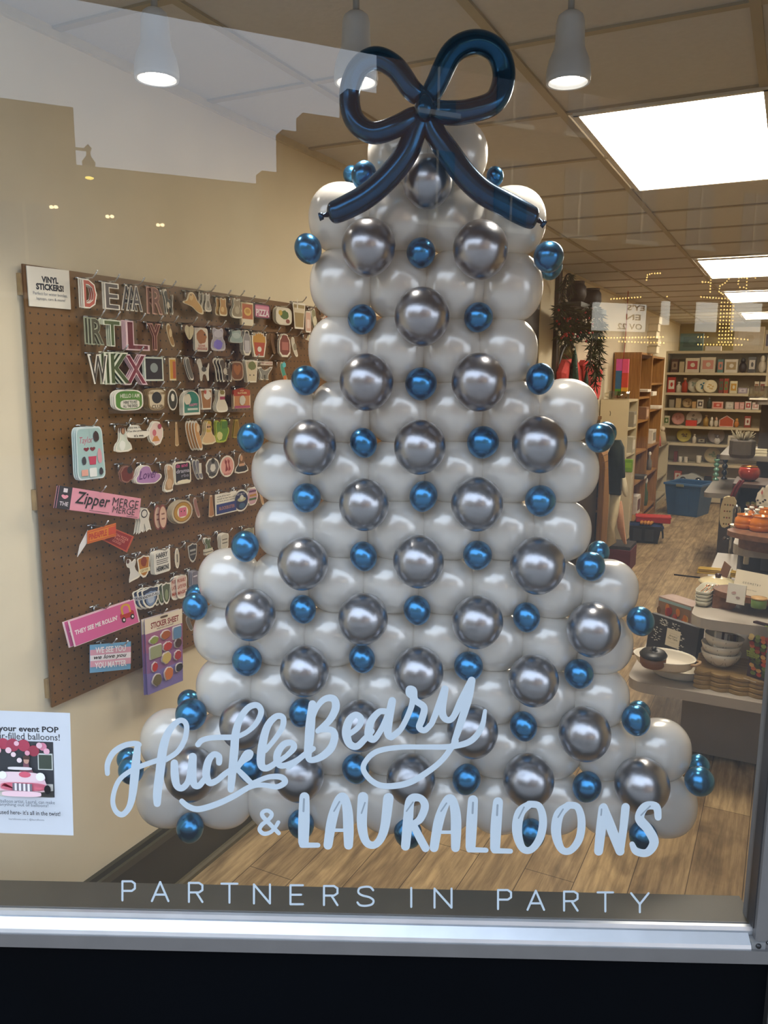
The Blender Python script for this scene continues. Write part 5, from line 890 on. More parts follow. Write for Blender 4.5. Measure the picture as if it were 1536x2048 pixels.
# wall shelving at the back
UN0, UN1, VU = -1.635, -.325, 12.16
SZ = [(2.138, 'top'), (1.84, 'second'), (1.556, 'third'), (1.338, 'fourth'), (1.088, 'fifth'), (.842, 'sixth'), (.560, 'seventh'), (.27, 'bottom')]
wu = thing('wall_shelving', 'wide cream shelving unit with eight levels at the back of the shop', 'shelving', room(UN0, VU, 0), RZ); wd = UN1-UN0
MB().box((wd/2, .40, 1.07), (wd, .02, 2.13), M_wsh2).build('back_panel', wu)
for x in (.0, wd): MB().box((x, .2, 1.07), (.025, .40, 2.13), M_wsh).build('side_panel', wu)
for z, _ in SZ: MB().box((wd/2, .2, z-.0175), (wd-.02, .40, .035), M_wsh).build('shelf', wu)
MB().box((wd/2, .03, .125), (wd-.02, .02, .22), M_wsh).build('base_panel', wu)
def spot(x0, x1, y0, y1, v, z):
    a, b = atv(x0, y1, v), atv(x1, y1, v); u0, u1 = uvz(a)[0], uvz(b)[0]; dy = (y1-y0)/FPX*depth(a)/1.0
    return (u0+u1)/2, u1-u0, dy
def item(kind, name, label, cat, bx, c1, c2=None, row=None, v=12.24, z=None, group=None, rz=None):
    x0, y0, x1, y1 = bx; z = SZ[row][0]+.001 if z is None else z; u, w_, h = spot(x0, x1, y0, y1, v, z); m1 = mat(c1, .45, var=.06, scale=40); m2 = mat(c2 or c1, .45, var=.05, scale=40)
    o = thing(name, label, cat, room(u, v, z), RZ if rz is None else rz, group)
    if kind == 'box':
        MB().box((0, .04, h/2), (w_, .08, h), m1, ch=.002).build('body', o)
        if c2: g = MB(); F = Flat(g, lambda s, t: Vector((-w_/2+w_*s, -.0003, h*t)), (0, -1, 0), .0006); F.poly(SH['rect'], m2, (.14, .22, .86, .80)); F.poly(blob(len(label)), m1, (.35, .35, .7, .68)); g.build('label_patch', o)
    elif kind == 'plate':
        r = max(w_, h)/2; M = Matrix.Translation((0, .05, r*.985)) @ Matrix.Rotation(math.radians(80), 4, 'X')
        MB().lathe([(0, 0), (r*.6, 0), (r, .016), (r*.98, .02), (r*.6, .005), (0, .005)], m1, 36, M=M).build('body', o)
        g = MB(); F = Flat(g, lambda s, t: M @ Vector(((s-.5)*2*r*.62, (t-.5)*2*r*.62, .0055)), M.to_3x3() @ Vector((0, 0, 1)), .0006); q = random.Random(len(label))
        for i in range(7): F.poly(blob(500+i+len(label), 8), m2, (lambda a, b: (a, b, a+.26, b+.24))(q.uniform(.05, .7), q.uniform(.05, .7)))
        g.build('print', o)
    elif kind == 'bottle':
        r = w_/2; MB().lathe([(0, 0), (r, 0), (r, h*.6), (r*.45, h*.74), (r*.4, h*.84), (0, h*.84)], m1, 20).build('body', o); MB().lathe([(0, h*.84), (r*.5, h*.84), (r*.5, h), (0, h)], m2, 16).build('cap', o)
    elif kind == 'mug':
        r = w_/2*.8; MB().lathe([(0, 0), (r*.9, 0), (r, h*.1), (r, h), (r*.92, h), (r*.9, h*.1), (0, h*.08)], m1, 24).build('body', o); MB().tube([(r*.95, 0, h*.8), (r*1.4, 0, h*.7), (r*1.4, 0, h*.35), (r*.95, 0, h*.2)], r*.12, m2, 8).build('handle', o)
    elif kind == 'figure':
        r = w_/2; MB().ell((0, 0, h*.35), (r, r*.7, h*.36), m1, nu=16, nv=12).build('body', o); MB().ell((0, -.005, h*.8), (r*.6, r*.6, h*.2), m2, nu=14, nv=10).build('head', o)
    elif kind == 'house':
        MB().prism([(-w_/2, 0), (w_/2, 0), (w_/2, h*.6), (0, h), (-w_/2, h*.6)], .0, .08, m2, lambda x, zz, t: (x, t, zz)).build('body', o)
        g = MB(); g.box((0, -.004, h*.04), (w_, .02, h*.06), m1)
        for s in (-1, 1): g.box((s*w_*.48, -.004, h*.3), (w_*.05, .02, h*.6), m1); g.tube([(s*w_*.52, -.004, h*.58), (0, -.004, h*1.0)], h*.035, m1, 6)
        g.build('frame', o)
    return o
sh = lambda r: SZ[r][1]+' shelf of the back unit'
I = item
I('box', 'canvas_print', 'teal canvas print leaning on top of the back unit', 'picture', (1359, 666, 1405, 700), '#56756c', '#4a655e', 0)
I('box', 'framed_picture', 'cream framed picture with dark dots on top of the back unit', 'picture', (1466, 654, 1526, 700), '#ddd0b4', '#e6dcc6', 0)
I('box', 'framed_picture', 'cream picture cut by the photo edge on top of the back unit', 'picture', (1528, 660, 1545, 700), '#cfc0a2', '#5a4a5c', 0)
I('box', 'small_card', 'low white card between the pictures on top of the back unit', 'card', (1410, 692, 1442, 701), '#e6dccb', None, 0)
for b_, a in enumerate([
 [('box', 'framed_print', 'dark red framed print at the left end', 'picture', (1341, 716, 1356, 742), '#5a3d30', '#8f7a62'), ('box', 'packet', 'plain beige packet beside the dark framed print', 'packet', (1358, 721, 1368, 742), '#b9aa88', None), ('box', 'framed_print', 'framed print with red cherries', 'picture', (1370, 714, 1398, 742), '#d9cdb4', '#b8504c'), ('box', 'paper_bag', 'cream bag with a coral shape', 'bag', (1400, 712, 1430, 742), '#d6c9ae', '#cf8f7c'), ('box', 'tumbler', 'teal and pink tumbler', 'cup', (1434, 716, 1446, 742), '#5f8480', '#d08a74'), ('box', 'greeting_card', 'white card with small brown animals', 'card', (1448, 716, 1475, 742), '#e3dac6', '#b39a6c'), ('figure', 'soft_toy', 'black hooded doll with pink hands', 'toy', (1477, 713, 1493, 742), '#3a3438', '#26242a'), ('box', 'toy_box', 'grey box showing white toys', 'box', (1495, 711, 1511, 742), '#4a4744', '#d6cfc2'), ('figure', 'soft_toy', 'white rabbit doll on a black backing', 'toy', (1516, 708, 1532, 742), '#d8cfba', '#e6decb')],
 [('box', 'gift_bag', 'red gift bag with a white top', 'bag', (1334, 752, 1350, 782), '#b8301e', '#e3dac6'), ('bottle', 'vase', 'plain white vase', 'vase', (1352, 761, 1362, 782), '#d8cfb8', None), ('bottle', 'sauce_jar', 'red jar with a pale label', 'jar', (1363, 753, 1375, 782), '#a83a20', '#c8a070'), ('plate', 'flower_plate', 'cream floral plate standing behind the teal one', 'plate', (1377, 754, 1401, 783), '#cdc3a6', '#8f9a80'), ('plate', 'octagon_plate', 'teal plate with a pale rim', 'plate', (1392, 756, 1416, 783), '#d9d0ac', '#2f7285'), ('plate', 'cream_plate', 'plain cream plate with a gold middle', 'plate', (1406, 757, 1433, 783), '#e6d8b0', '#cfae68'), ('box', 'tin_box', 'dark red and green tin beside the plates', 'tin', (1437, 753, 1446, 782), '#7a3424', '#3f5a34'), ('box', 'tin_box', 'orange and green tin beside the dark red one', 'tin', (1447, 753, 1456, 782), '#b04a26', '#5a7a40'), ('box', 'notepad', 'pale yellow pad with an orange mark', 'notepad', (1459, 758, 1474, 782), '#ddd3ac', '#c9962e'), ('box', 'gift_tray', 'low lavender gift tray', 'tray', (1476, 771, 1494, 782), '#a79aa8', '#cfc6c8'), ('box', 'small_box', 'small white box at the end of the lavender tray', 'box', (1495, 772, 1505, 782), '#e6dfcf', None), ('box', 'tea_packet', 'brown packet in a white holder', 'packet', (1508, 758, 1517, 782), '#d9ceb4', '#8f5a30'), ('box', 'tea_packet', 'red brown packet in a white holder', 'packet', (1519, 758, 1530, 782), '#d9ceb4', '#9a4a2c')],
 [('box', 'grey_box', 'plain grey box at the left end', 'box', (1338, 796, 1348, 812), '#8f8672', None), ('box', 'paper_packet', 'beige packet beside the grey box', 'packet', (1351, 793, 1361, 812), '#b8a276', None), ('plate', 'wooden_ring', 'round wooden ring with slats', 'ornament', (1364, 795, 1384, 812), '#c2a26a', '#8a6a38'), ('box', 'wood_blocks', 'bundle of pale wooden blocks', 'blocks', (1384, 799, 1392, 812), '#b8935c', None), ('box', 'card_box', 'white box with four dark squares', 'box', (1394, 796, 1406, 813), '#d9cfb9', '#4a3f3c'), ('bottle', 'green_bottle', 'dark green bottle with a grey cap', 'bottle', (1414, 792, 1422, 814), '#2c3a2c', '#8a8478'), ('box', 'gift_box', 'clear gift box of red and white sweets', 'box', (1424, 800, 1446, 814), '#e0a894', '#c8503c'), ('box', 'card_set', 'pale grey set of cards', 'cards', (1451, 800, 1467, 814), '#bdb7a8', '#d3ccbe'), ('box', 'pink_box', 'pale pink box, first of the pair', 'box', (1469, 801, 1478, 815), '#dba79c', None), ('box', 'pink_box', 'pale pink box, second of the pair', 'box', (1479, 801, 1488, 815), '#d9a094', '#e6c0b4'), ('box', 'red_box', 'white box with a red corner', 'box', (1490, 799, 1502, 815), '#e0d2c4', '#b8443c'), ('box', 'white_box', 'white box on a red strip', 'box', (1504, 799, 1518, 813), '#e6dcd0', '#d6a89c')],
 [('box', 'framed_print', 'green and white frame at the left end', 'picture', (1327, 829, 1338, 847), '#c9c2a4', '#4f6a34'), ('plate', 'pink_plate', 'pink plate with a red rim', 'plate', (1342, 825, 1368, 848), '#d89a8c', '#c98478'), ('plate', 'bird_plate', 'white plate with small birds behind a red card', 'plate', (1371, 820, 1403, 848), '#d9d0c0', '#8a8478'), ('box', 'red_card', 'bright red card leaning on the white plate', 'card', (1371, 837, 1393, 848), '#d0402e', None), ('bottle', 'gold_bottle', 'gold bottle with a brown cap', 'bottle', (1406, 827, 1417, 849), '#a8853c', '#7a5a34'), ('figure', 'dog_figurine', 'white dog figurine, left of two', 'figurine', (1419, 830, 1427, 849), '#d9cfbc', '#e3dccb'), ('figure', 'dog_figurine', 'white dog figurine, right of two', 'figurine', (1428, 830, 1436, 849), '#d3c9b6', '#d0a488'), ('house', 'nativity_house', 'small red and white house ornament', 'ornament', (1438, 828, 1467, 850), '#e8c9b8', '#b8512e'), ('figure', 'amber_figurine', 'amber coloured figurine', 'figurine', (1468, 832, 1478, 850), '#c07a34', '#d0964c'), ('box', 'red_tin', 'dark red tin with a white lid', 'tin', (1488, 827, 1501, 850), '#8f3a26', '#d6cbb9')],
 [('plate', 'yellow_plate', 'yellow plate with a brown motif', 'plate', (1352, 858, 1381, 884), '#c8b850', '#7d6a3c'), ('bottle', 'white_bottle', 'short white bottle', 'bottle', (1384, 866, 1392, 884), '#d3c8b2', '#b9ac92'), ('box', 'small_sign', 'low dark framed sign', 'sign', (1394, 873, 1411, 884), '#4a3c2e', '#8f866f'), ('plate', 'grey_plate', 'grey plate behind two silver spoons', 'plate', (1414, 858, 1448, 885), '#a3968e', '#8a7e78'), ('figure', 'silver_ornament', 'silver ornament in front of the grey plate', 'ornament', (1428, 866, 1440, 885), '#c9c2b8', '#6a6260'), ('box', 'wide_print', 'wide white print', 'picture', (1455, 868, 1493, 886), '#d6ccb6', '#a39a86')],
 [('box', 'red_bottle_box', 'dark red box at the left end', 'box', (1347, 897, 1354, 918), '#6a2c20', None), ('mug', 'patterned_mug', 'white mug with a dark pattern, leftmost', 'mug', (1356, 903, 1366, 914), '#d8cfbc', '#4a4540'), ('mug', 'patterned_mug', 'white mug with a dark pattern beside the first', 'mug', (1367, 903, 1377, 914), '#cfc5b1', '#4a4540'), ('mug', 'patterned_mug', 'white mug with a dark pattern in the middle', 'mug', (1391, 903, 1404, 918), '#d6ccb8', '#3f3a36'), ('plate', 'mosaic_plate', 'round plate with a gold and green mosaic', 'plate', (1407, 894, 1440, 924), '#cdbb8a', '#8f9a6a'), ('box', 'dark_tray_stack', 'stack of dark trays', 'tray', (1433, 897, 1452, 915), '#3f3a3a', '#6a625c')]]):
    for q in a: k, nm, lb, ct, bx, c1, c2 = q; I(k, nm, lb+', '+sh(b_+1), ct, bx, c1, c2, b_+1, v=(12.18 if nm == 'cream_plate' else 12.25 if nm == 'octagon_plate' else 12.33 if k == 'plate' else 12.19 if 'red card' in lb or 'silver' in lb else 12.24))
I('box', 'picture_book', 'upright red and white book behind the toy car', 'book', (1347, 940, 1362, 962), '#a84a34', '#d8c8b4', 7); I('box', 'black_case', 'black case on the bottom shelf beside the toy car', 'case', (1408, 944, 1422, 958), '#1d1b1c', None, 7); I('box', 'pink_box', 'pink box on the bottom shelf behind the black case', 'box', (1413, 931, 1424, 944), '#c9756c', None, 7, v=12.36); 
# toy car
pc = atv(1379, 968, 12.14); o = thing('toy_car', 'silver toy racing car on the bottom shelf above the blue bin', 'toy car', room(uvz(pc)[0], 12.19, SZ[7][0]+.012), RZ); cl = .36
MB().prism(smooth2([(-cl*.5, .03), (cl*.48, .03), (cl*.5, .06), (cl*.3, .10), (cl*.12, .13), (-.01, .13), (-.03, .11), (-cl*.3, .10), (-cl*.52, .07)], 2), .0, .13, mat('#cfd0ca', .3, .2), lambda x, z, t: (x, t, z)).build('body', o)
for x in (-.10, .11):
    for y in (-.006, .13): MB().lathe([(0, 0), (.042, 0), (.044, .006), (.044, .018), (0, .018)], mat('#1c1b1a', .5), 20, M=Matrix.Translation((x, y+.009, .034)) @ Matrix.Rotation(math.pi/2, 4, 'X')).build('wheel', o)
    MB().lathe([(0, .02), (.02, .018), (.022, .015)][::-1], mat('#d9d6cc', .2, .8), 16, M=Matrix.Translation((x, .002, .034)) @ Matrix.Rotation(math.pi/2, 4, 'X')).build('hub_cap', o)
# blue bin
a, b = atz(1335, 1028), atz(1393, 1035); wb = (b-a).length; angb = math.atan2((b-a).y, (b-a).x); hb = zat(a, 966)
o = thing('storage_bin', 'big blue plastic storage bin standing in the aisle at the back', 'bin', a, angb)
def frust(mb, x0, x1, y0, y1, z0, z1, e, m, th=.012):
    lo = [(x0, y0, z0), (x1, y0, z0), (x1, y1, z0), (x0, y1, z0)]; hi = [(x0-e, y0-e, z1), (x1+e, y0-e, z1), (x1+e, y1+e, z1), (x0-e, y1+e, z1)]; t = th
    hin = [(x0-e+t, y0-e+t, z1), (x1+e-t, y0-e+t, z1), (x1+e-t, y1+e-t, z1), (x0-e+t, y1+e-t, z1)]; lin_ = [(x0+t, y0+t, z0+t), (x1-t, y0+t, z0+t), (x1-t, y1-t, z0+t), (x0+t, y1-t, z0+t)]
    mb.add(lo+hi+hin+lin_, [(3, 2, 1, 0), (0, 1, 5, 4), (1, 2, 6, 5), (2, 3, 7, 6), (3, 0, 4, 7), (4, 5, 9, 8), (5, 6, 10, 9), (6, 7, 11, 10), (7, 4, 8, 11), (8, 9, 13, 12), (9, 10, 14, 13), (10, 11, 15, 14), (11, 8, 12, 15), (12, 13, 14, 15)], m)
M_bin = mat('#2f5780', .4, var=.05, scale=10)
g = MB(); frust(g, 0, wb, 0, .42, 0, hb, .045, M_bin); g.box((wb*.5, -.018, hb*.45), (wb*.45, .01, hb*.85), M_bin, Matrix.Rotation(.09, 4, 'X')); g.build('body', o)
g = MB(); e = .045
for c, d in (((wb/2, -e, hb), (wb+2*e+.03, .03, .03)), ((wb/2, .42+e, hb), (wb+2*e+.03, .03, .03)), ((-e, .21, hb), (.03, .42+2*e, .03)), ((wb+e, .21, hb), (.03, .42+2*e, .03))): g.box(c, d, mat('#3a648e', .35, var=.03), ch=.006)
g.build('rim', o); MB().box((wb*.42, -e-.014, hb-.012), (wb*.26, .016, .035), mat('#7d7f68', .45), ch=.004).build('handle', o); MB().box((wb*.40, -e+.010, hb*.76), (.085, .004, .05), mat('#b7a88c', .5)).build('sticker_label', o)
# black basket with a red lidded box, a blue cloth and orange gloves
a = atz(1260, 1084); b = atz(1315, 1088); wk = (b-a).length; angk = math.atan2((b-a).y, (b-a).x); hk_ = zat(a, 1050)
o = thing('basket', 'black plastic basket with handles on the floor by the oak bookcase', 'basket', a, angk); g = MB(); frust(g, 0, wk, 0, .22, 0, hk_, .03, mat('#131315', .45, var=.1, scale=12)); g.build('body', o)
for x in (wk*.25, wk*.68): MB().box((x, -.018, hk_*.5), (.09, .006, hk_*.7), mat('#2a2c2f', .4), Matrix.Rotation(.1, 4, 'X')).build('panel', o)
MB().tube([(wk+.03, -.02, hk_), (wk+.05, .02, hk_*.4), (wk+.05, .11, hk_*.25), (wk+.05, .20, hk_*.4), (wk+.03, .24, hk_)], .008, mat('#131315', .45), 8).build('handle', o)
Mk = T(a, angk)
o = thing('red_box', 'red lidded box lying across the black basket', 'box', Mk @ Vector((.22, .16, hk_+.028)), angk+.05); MB().box((0, 0, .02), (.36, .16, .05), mat('#b01f1c', .4), ch=.006).build('body', o); MB().box((0, 0, .055), (.37, .17, .022), mat('#c22822', .4), ch=.004).build('lid', o)
o = MB().ell((0, 0, 0), (.20, .10, .05), mat('#22345c', .9, var=.2, scale=25, bump=.6), e=2.5, nu=20, nv=10).build('blue_cloth', M=T(Mk @ Vector((wk*.5, .11, hk_-.03)), angk)); tag(o, 'crumpled dark blue cloth inside the black basket', 'cloth')
mb = MB()
for i in range(4): mb.tube([(-.07+.03*i, -.03, 0), (-.07+.035*i, .02, .012), (-.06+.035*i, .06, .004)], .016, mat('#c07c22', .8, var=.1), 8)
tag(mb.build('work_glove', M=T(Mk @ Vector((wk*.62, .02, hk_+.025)), angk)), 'orange knitted glove draped on the black basket edge', 'glove')
# arched oak shelf, garments, crate
o = thing('arched_shelf', 'arched oak display shelf half hidden behind the balloon tree', 'shelf', room(-1.47, 7.68, 0), RZ); xr = uvz(atv(1213, 1000, 7.68))[0]+1.47; aw = .62; za = 1.13
for x in (xr-.03, xr-aw): MB().box((x, 0, (za-.2)/2), (.055, .26, za-.2), M_oak, ch=.004).build('upright', o)
g = MB(); pts = [(xr-.03-(aw-.03)/2+(aw-.03)/2*math.cos(math.pi*i/16), za-.2+.28*math.sin(math.pi*i/16)) for i in range(17)]
for (x0, z0), (x1, z1) in zip(pts[:-1], pts[1:]):
    dx, dz = x1-x0, z1-z0; L_ = math.hypot(dx, dz); nx, nz = -dz/L_*.0275, dx/L_*.0275; g.hexa([(x0-nx, -.13, z0-nz), (x1-nx, -.13, z1-nz), (x1-nx, .13, z1-nz), (x0-nx, .13, z0-nz)], [(x0+nx, -.13, z0+nz), (x1+nx, -.13, z1+nz), (x1+nx, .13, z1+nz), (x0+nx, .13, z0+nz)], M_oak)
g.build('arch', o); MB().box((xr-aw/2, .12, (za-.15)/2), (aw-.05, .012, za-.2), mat('#2b2018', .7)).build('back_panel', o)
for z in (.18, .52, .84): MB().box((xr-aw/2, 0, z), (aw-.08, .24, .022), M_oak).build('shelf', o)
for i, (x, z, c1, c2, lb) in enumerate(((xr-.24, .191, '#8f6a5c', '#a87a6a', 'floral scarf bundle on the low shelf of the arched oak stand'), (xr-.16, .531, '#5a3a34', '#7a4a40', 'dark wrapped bundle on the middle shelf of the arched oak stand'), (xr-.13, .851, '#a59a88', '#7a6a5c', 'pale pleated bundle on the upper shelf of the arched oak stand'))):
    q = thing('scarf_bundle', lb, 'scarf', room(-1.47+x, 7.64, z), RZ); MB().ell((0, 0, .06), (.10, .08, .06), mat(c1, .9, var=.35, scale=30, bump=.4), e=2.6, nu=18, nv=10).build('cloth', q); MB().ell((.02, -.03, .10), (.05, .04, .03), mat(c2, .9, var=.3, scale=40), nu=14, nv=8).build('fold', q)
def cloth(name, label, pts, v, cfn, m, th=.05, parent=None):
    P = [atv(x, y, v) for x, y in pts]; c = sum(P, Vector())/len(P); q = [((p-c).dot(R3), p.z-c.z) for p in P]; q = smooth2(q, 0 if 'blouse' in name or 'apron' in name else 1); n = len(q); vs, fs = [], []
    for lv, y in ((.95, -th), (1, -th*.4), (1, th*.4), (.95, th)): vs += [(x*lv, y+.010*math.sin(x*70)+.006*math.sin(z*40+x*30), z*(1-(1-lv)*.3)) for x, z in q]
    for a_ in range(3): fs += [(a_*n+i, a_*n+(i+1) % n, (a_+1)*n+(i+1) % n, (a_+1)*n+i) for i in range(n)]
    fs += [list(range(n))[::-1], list(range(3*n, 4*n))]; return tag(MB().add(vs, fs, m, True).build(name, M=T(c, RZ)), label, cfn)
M_blk, M_crm, M_pnk = mat('#15211c', .9, var=.15, scale=30, bump=.3), mat('#cfc19c', .9, var=.05, scale=30, bump=.3), mat('#cf9d7c', .9, var=.06, scale=30, bump=.3)
cloth('black_blouse', 'black blouse hanging at the end of the arched oak shelf', [(1217, 905), (1228, 880), (1240, 880), (1247, 895), (1250, 955), (1242, 956), (1241, 990), (1219, 988)], 7.40, 'garment', M_blk)
cloth('cream_apron', 'cream apron hanging below the black blouse', [(1221, 985), (1241, 990), (1236, 1030), (1228, 1060), (1232, 1085), (1213, 1097), (1219, 1040)], 7.42, 'garment', M_crm, .03)
cloth('cream_sleeve', 'cream cloth loop hanging behind the black blouse', [(1247, 940), (1252, 960), (1256, 990), (1251, 996), (1245, 985), (1242, 960)], 7.52, 'garment', mat('#d8ccac', .9, var=.04, bump=.3), .015)
cloth('pink_scarf', 'pale pink scarf hanging beside the cream apron', [(1237, 1005), (1244, 1000), (1248, 1050), (1252, 1082), (1254, 1090), (1246, 1086), (1232, 1045)], 7.47, 'garment', M_pnk, .02)
a = atz(1222, 1150); o = thing('red_crate', 'dark red crate on the floor beneath the hanging garments', 'crate', atz(1216, 1140), RZ); MB().box((.09, .18, .10), (.20, .34, .20), mat('#5e1620', .6, var=.08), ch=.004).build('body', o); MB().box((.09, .18, .215), (.19, .33, .03), mat('#2c2320', .7)).build('lid', o)
o = thing('green_packet', 'lime green packet sticking out beside the white bookcase', 'packet', atv(1257, 940, 8.3), RZ); MB().box((0, 0, .045), (.075, .05, .13), mat('#6f9a1c', .4), ch=.004).build('body', o); MB().box((0, -.026, .05), (.06, .004, .05), mat('#86b022', .4)).build('label_patch', o); MB().box((.0, .03, -.36), (.06, .10, .70), M_wsh).build('plinth', o)
# shelf contents of the bookcases
def on_case(kind, name, label, cat, x, y, u, z, w_, d_, h, c1, c2=None):
    p = atu(x, y, u); vv = p.dot(D3); lo, hi = min(((8.63, 9.14), (9.22, 9.95), (10.03, 10.95)), key=lambda r: abs((r[0]+r[1])/2-vv)); vv = min(max(vv, lo+w_/2), hi-w_/2); o = thing(name, label, cat, room(u, vv, z), RZ); m1 = mat(c1, .5, var=.06, scale=30)
    if kind == 'box': MB().box((0, 0, h/2), (d_, w_, h), m1, ch=.002).build('body', o); (MB().box((d_/2+.001, 0, h*.5), (.003, w_*.7, h*.6), mat(c2, .5)).build('label_patch', o) if c2 else None)
    else: MB().lathe([(0, 0), (w_*.4, 0), (w_*.5, h*.2), (w_*.45, h*.55), (w_*.2, h*.75), (w_*.2, h), (0, h)], m1, 18).build('body', o); (MB().ell((0, 0, h*1.05), (w_*.3, w_*.3, h*.14), mat(c2, .4), nu=12, nv=8).build('top', o) if c2 else None)
for k, (x, y, u, z, w_, d_, h, c1, c2, nm, ct, lb) in enumerate((
 (1290, 775, -1.58, 1.551, .30, .20, .05, '#ded4c0', None, 'book', 'book', 'low white book lying on the top oak shelf nearest the window'), (1289, 768, -1.58, 1.602, .24, .18, .03, '#e6dccb', None, 'book', 'book', 'thin white book lying on another on the top oak shelf'),
 (1285, 830, -1.58, 1.286, .20, .16, .14, '#8f6a50', '#c8a488', 'candle_box', 'box', 'boxed copper candles on the second oak shelf'), (1281, 890, -1.60, .931, .26, .10, .20, '#d9d0c0', '#5a5450', 'picture_card', 'card', 'white card with a dark bird on the third oak shelf'),
 (1304, 812, -1.58, 1.381, .34, .22, .035, '#e3d9c4', None, 'book', 'book', 'flat white book at the edge of the far oak bookcase'), (1300, 880, -1.58, .941, .30, .10, .17, '#dcd2bf', '#8a867c', 'picture_card', 'card', 'white card leaning on a far oak shelf'),
 (1258, 845, -1.56, 1.241, .16, .12, .16, '#8a8272', '#c9bfa8', 'small_picture', 'picture', 'small grey picture on the upper shelf of the white bookcase'), (1256, 895, -1.56, .961, .18, .12, .17, '#b0a68e', '#d6ccb8', 'small_picture', 'picture', 'pale framed picture on the middle shelf of the white bookcase'),
 (1268, 1020, -1.58, .161, .24, .10, .22, '#d9cfc0', '#6a3f3a', 'picture_card', 'card', 'white card with a maroon figure on the lowest oak shelf'), (1275, 960, -1.56, .586, .22, .18, .04, '#4a4640', '#c9c0ac', 'slipper_box', 'shoe box', 'dark shoe box on the lower oak shelf'),
 (1310, 640, -1.60, 2.041, .01, .01, .01, '#e6ddc8', None, 'x', 'x', ''))):
    if lb: on_case('box', nm, lb, ct, x, y, u, z, w_, d_, h, c1, c2)
on_case('vase', 'tall_figurine', 'slim grey figurine with white flowers on the far oak bookcase', 'figurine', 1298, 930, -1.56, .601, .07, .07, .20, '#6a645c', '#efe9de'); on_case('vase', 'green_bottle', 'slim green bottle low in the far oak bookcase', 'bottle', 1290, 1000, -1.56, .161, .07, .07, .30, '#3a5236', '#d9d4c4')
p0 = uvz(atv(1306, 703, 9.75)); zb = 2.041
for i in range(5):
    o = thing('white_box', ('bottom white carton of the stack on the oak bookcase', 'second white carton up on the oak bookcase', 'middle white carton of the stack on the oak bookcase', 'second white carton from the top of the stack', 'topmost white carton of the stack, near the ceiling')[i], 'box', room(p0[0]+.012*math.sin(i*2.1), 9.75, zb+.082*i), RZ+.04*math.sin(i*3), 'white cartons stacked on the oak bookcase'); MB().box((0, 0, .040), (.105, .20, .079), mat('#dccfae', .6, var=.02), ch=.002).build('body', o); MB().box((0, 0, .072), (.107, .202, .012), mat('#cdbf9c', .6)).build('lid', o)
# rainbow hanging with a red cord, and the glass mug under it
p0 = atv(1241, 784, 8.85); u_ = uvz(p0)[0]; zt = 1.538; hh = (zat(p0, 705)-zat(p0, 778)); z0 = zt+.04
o = thing('rainbow_hanging', 'rainbow striped paper hanging on a red cord above the white bookcase', 'ornament', room(u_, 8.85, z0), RZ)
for x, cs in ((-.025, (('#4f8f24', 0, .18), ('#2c5f86', .18, .68), ('#d0559a', .68, 1))), (.04, (('#d9a02a', 0, .22), ('#c8402c', .22, .62), ('#e0507a', .62, 1)))):
    for c, a_, b_ in cs: MB().box((x, 0, hh*(a_+b_)/2), (.062, .05, hh*(b_-a_)), mat(c, .7, var=.05)).build('stripe', o)
MB().tube([(.01, 0, hh), (.02, 0, hh+.2), (.02, 0, ZC-z0-.004)], .004, mat('#a82a24', .6), 6).build('cord', o)
o = thing('glass_mug', 'clear ribbed glass mug on top of the white bookcase', 'mug', room(u_+.01, 8.72, 1.538), RZ); gm = glass_mat((.86, .84, .76), 1.6)
MB().lathe([(0, 0), (.10, 0), (.105, .01), (.105, .085), (.10, .085), (.098, .012), (0, .01)], gm, 28, wave=(.02, 12)).build('body', o); MB().tube([(-.10, 0, .07), (-.145, 0, .06), (-.145, 0, .03), (-.10, 0, .02)], .008, gm, 8).build('handle', o)
# ---- left wall decorations
def wp(x, y, o_=.02): return atu(x, y, UW+o_)
a, b = wp(1116, 722), wp(1116, 556); o = thing('dark_post', 'tall dark post on the left wall beside the balloon tree', 'post', room(UW+.017, wp(1115, 640).dot(D3), 0), WZ); MB().box((0, 0, ZC/2-.003), (.09, .032, ZC-.01), mat('#2c2519', .35, var=.1)).build('post', o); MB().box((.036, -.0175, ZC/2), (.014, .004, ZC-.02), mat('#6a5c40', .3)).build('edge_strip', o)
o = thing('wall_poster', 'dark grey poster on the left wall behind the balloon tree', 'poster', room(UW+.006, 6.0, 1.95), WZ); MB().box((-.10, 0, 0.08), (.62, .008, .62), mat('#3c3a38', .5, var=.2, scale=14)).build('sheet', o); MB().box((.212, -.001, .08), (.012, .016, .64), mat('#d8c79c', .5)).build('frame_edge', o)
vs0, vs1 = wp(1128, 610).dot(D3), wp(1178, 612).dot(D3); zs = wp(1150, 612).z
o = thing('wall_shelf', 'blue grey wall shelf carrying dark pots and evergreen garland', 'shelf', room(UW+.09, (vs0+vs1)/2, zs-.02), WZ); MB().box((0, 0, 0), (vs1-vs0+.1, .17, .04), mat('#4c5450', .5)).build('board', o); MB().box((-.3, .05, -.06), (.03, .06, .08), mat('#3a3f3c', .5)).build('bracket', o); MB().box((.3, .05, -.06), (.03, .06, .08), mat('#3a3f3c', .5)).build('bracket', o)
for x, lb in ((1152, 'dark round pot on the wall shelf, nearer the window'), (1184, 'dark brown pot on the wall shelf, farther from the window')):
    p = wp(x, 600, .10); q = thing('dark_pot', lb, 'pot', room(UW+.10, min(p.dot(D3), vs1-.06), zs), WZ); MB().lathe([(0, 0), (.06, 0), (.085, .06), (.08, .13), (.06, .16), (0, .16)], mat('#1d1a14', .5, var=.1), 20).build('body', q); MB().lathe([(.06, .155), (.066, .16), (.066, .175), (.058, .175)], mat('#3a2f22', .5), 20).build('rim', q)
M_ev = mat('#2e3a22', .7, var=.25, scale=12); M_ev2 = mat('#46502f', .7, var=.2, scale=12)
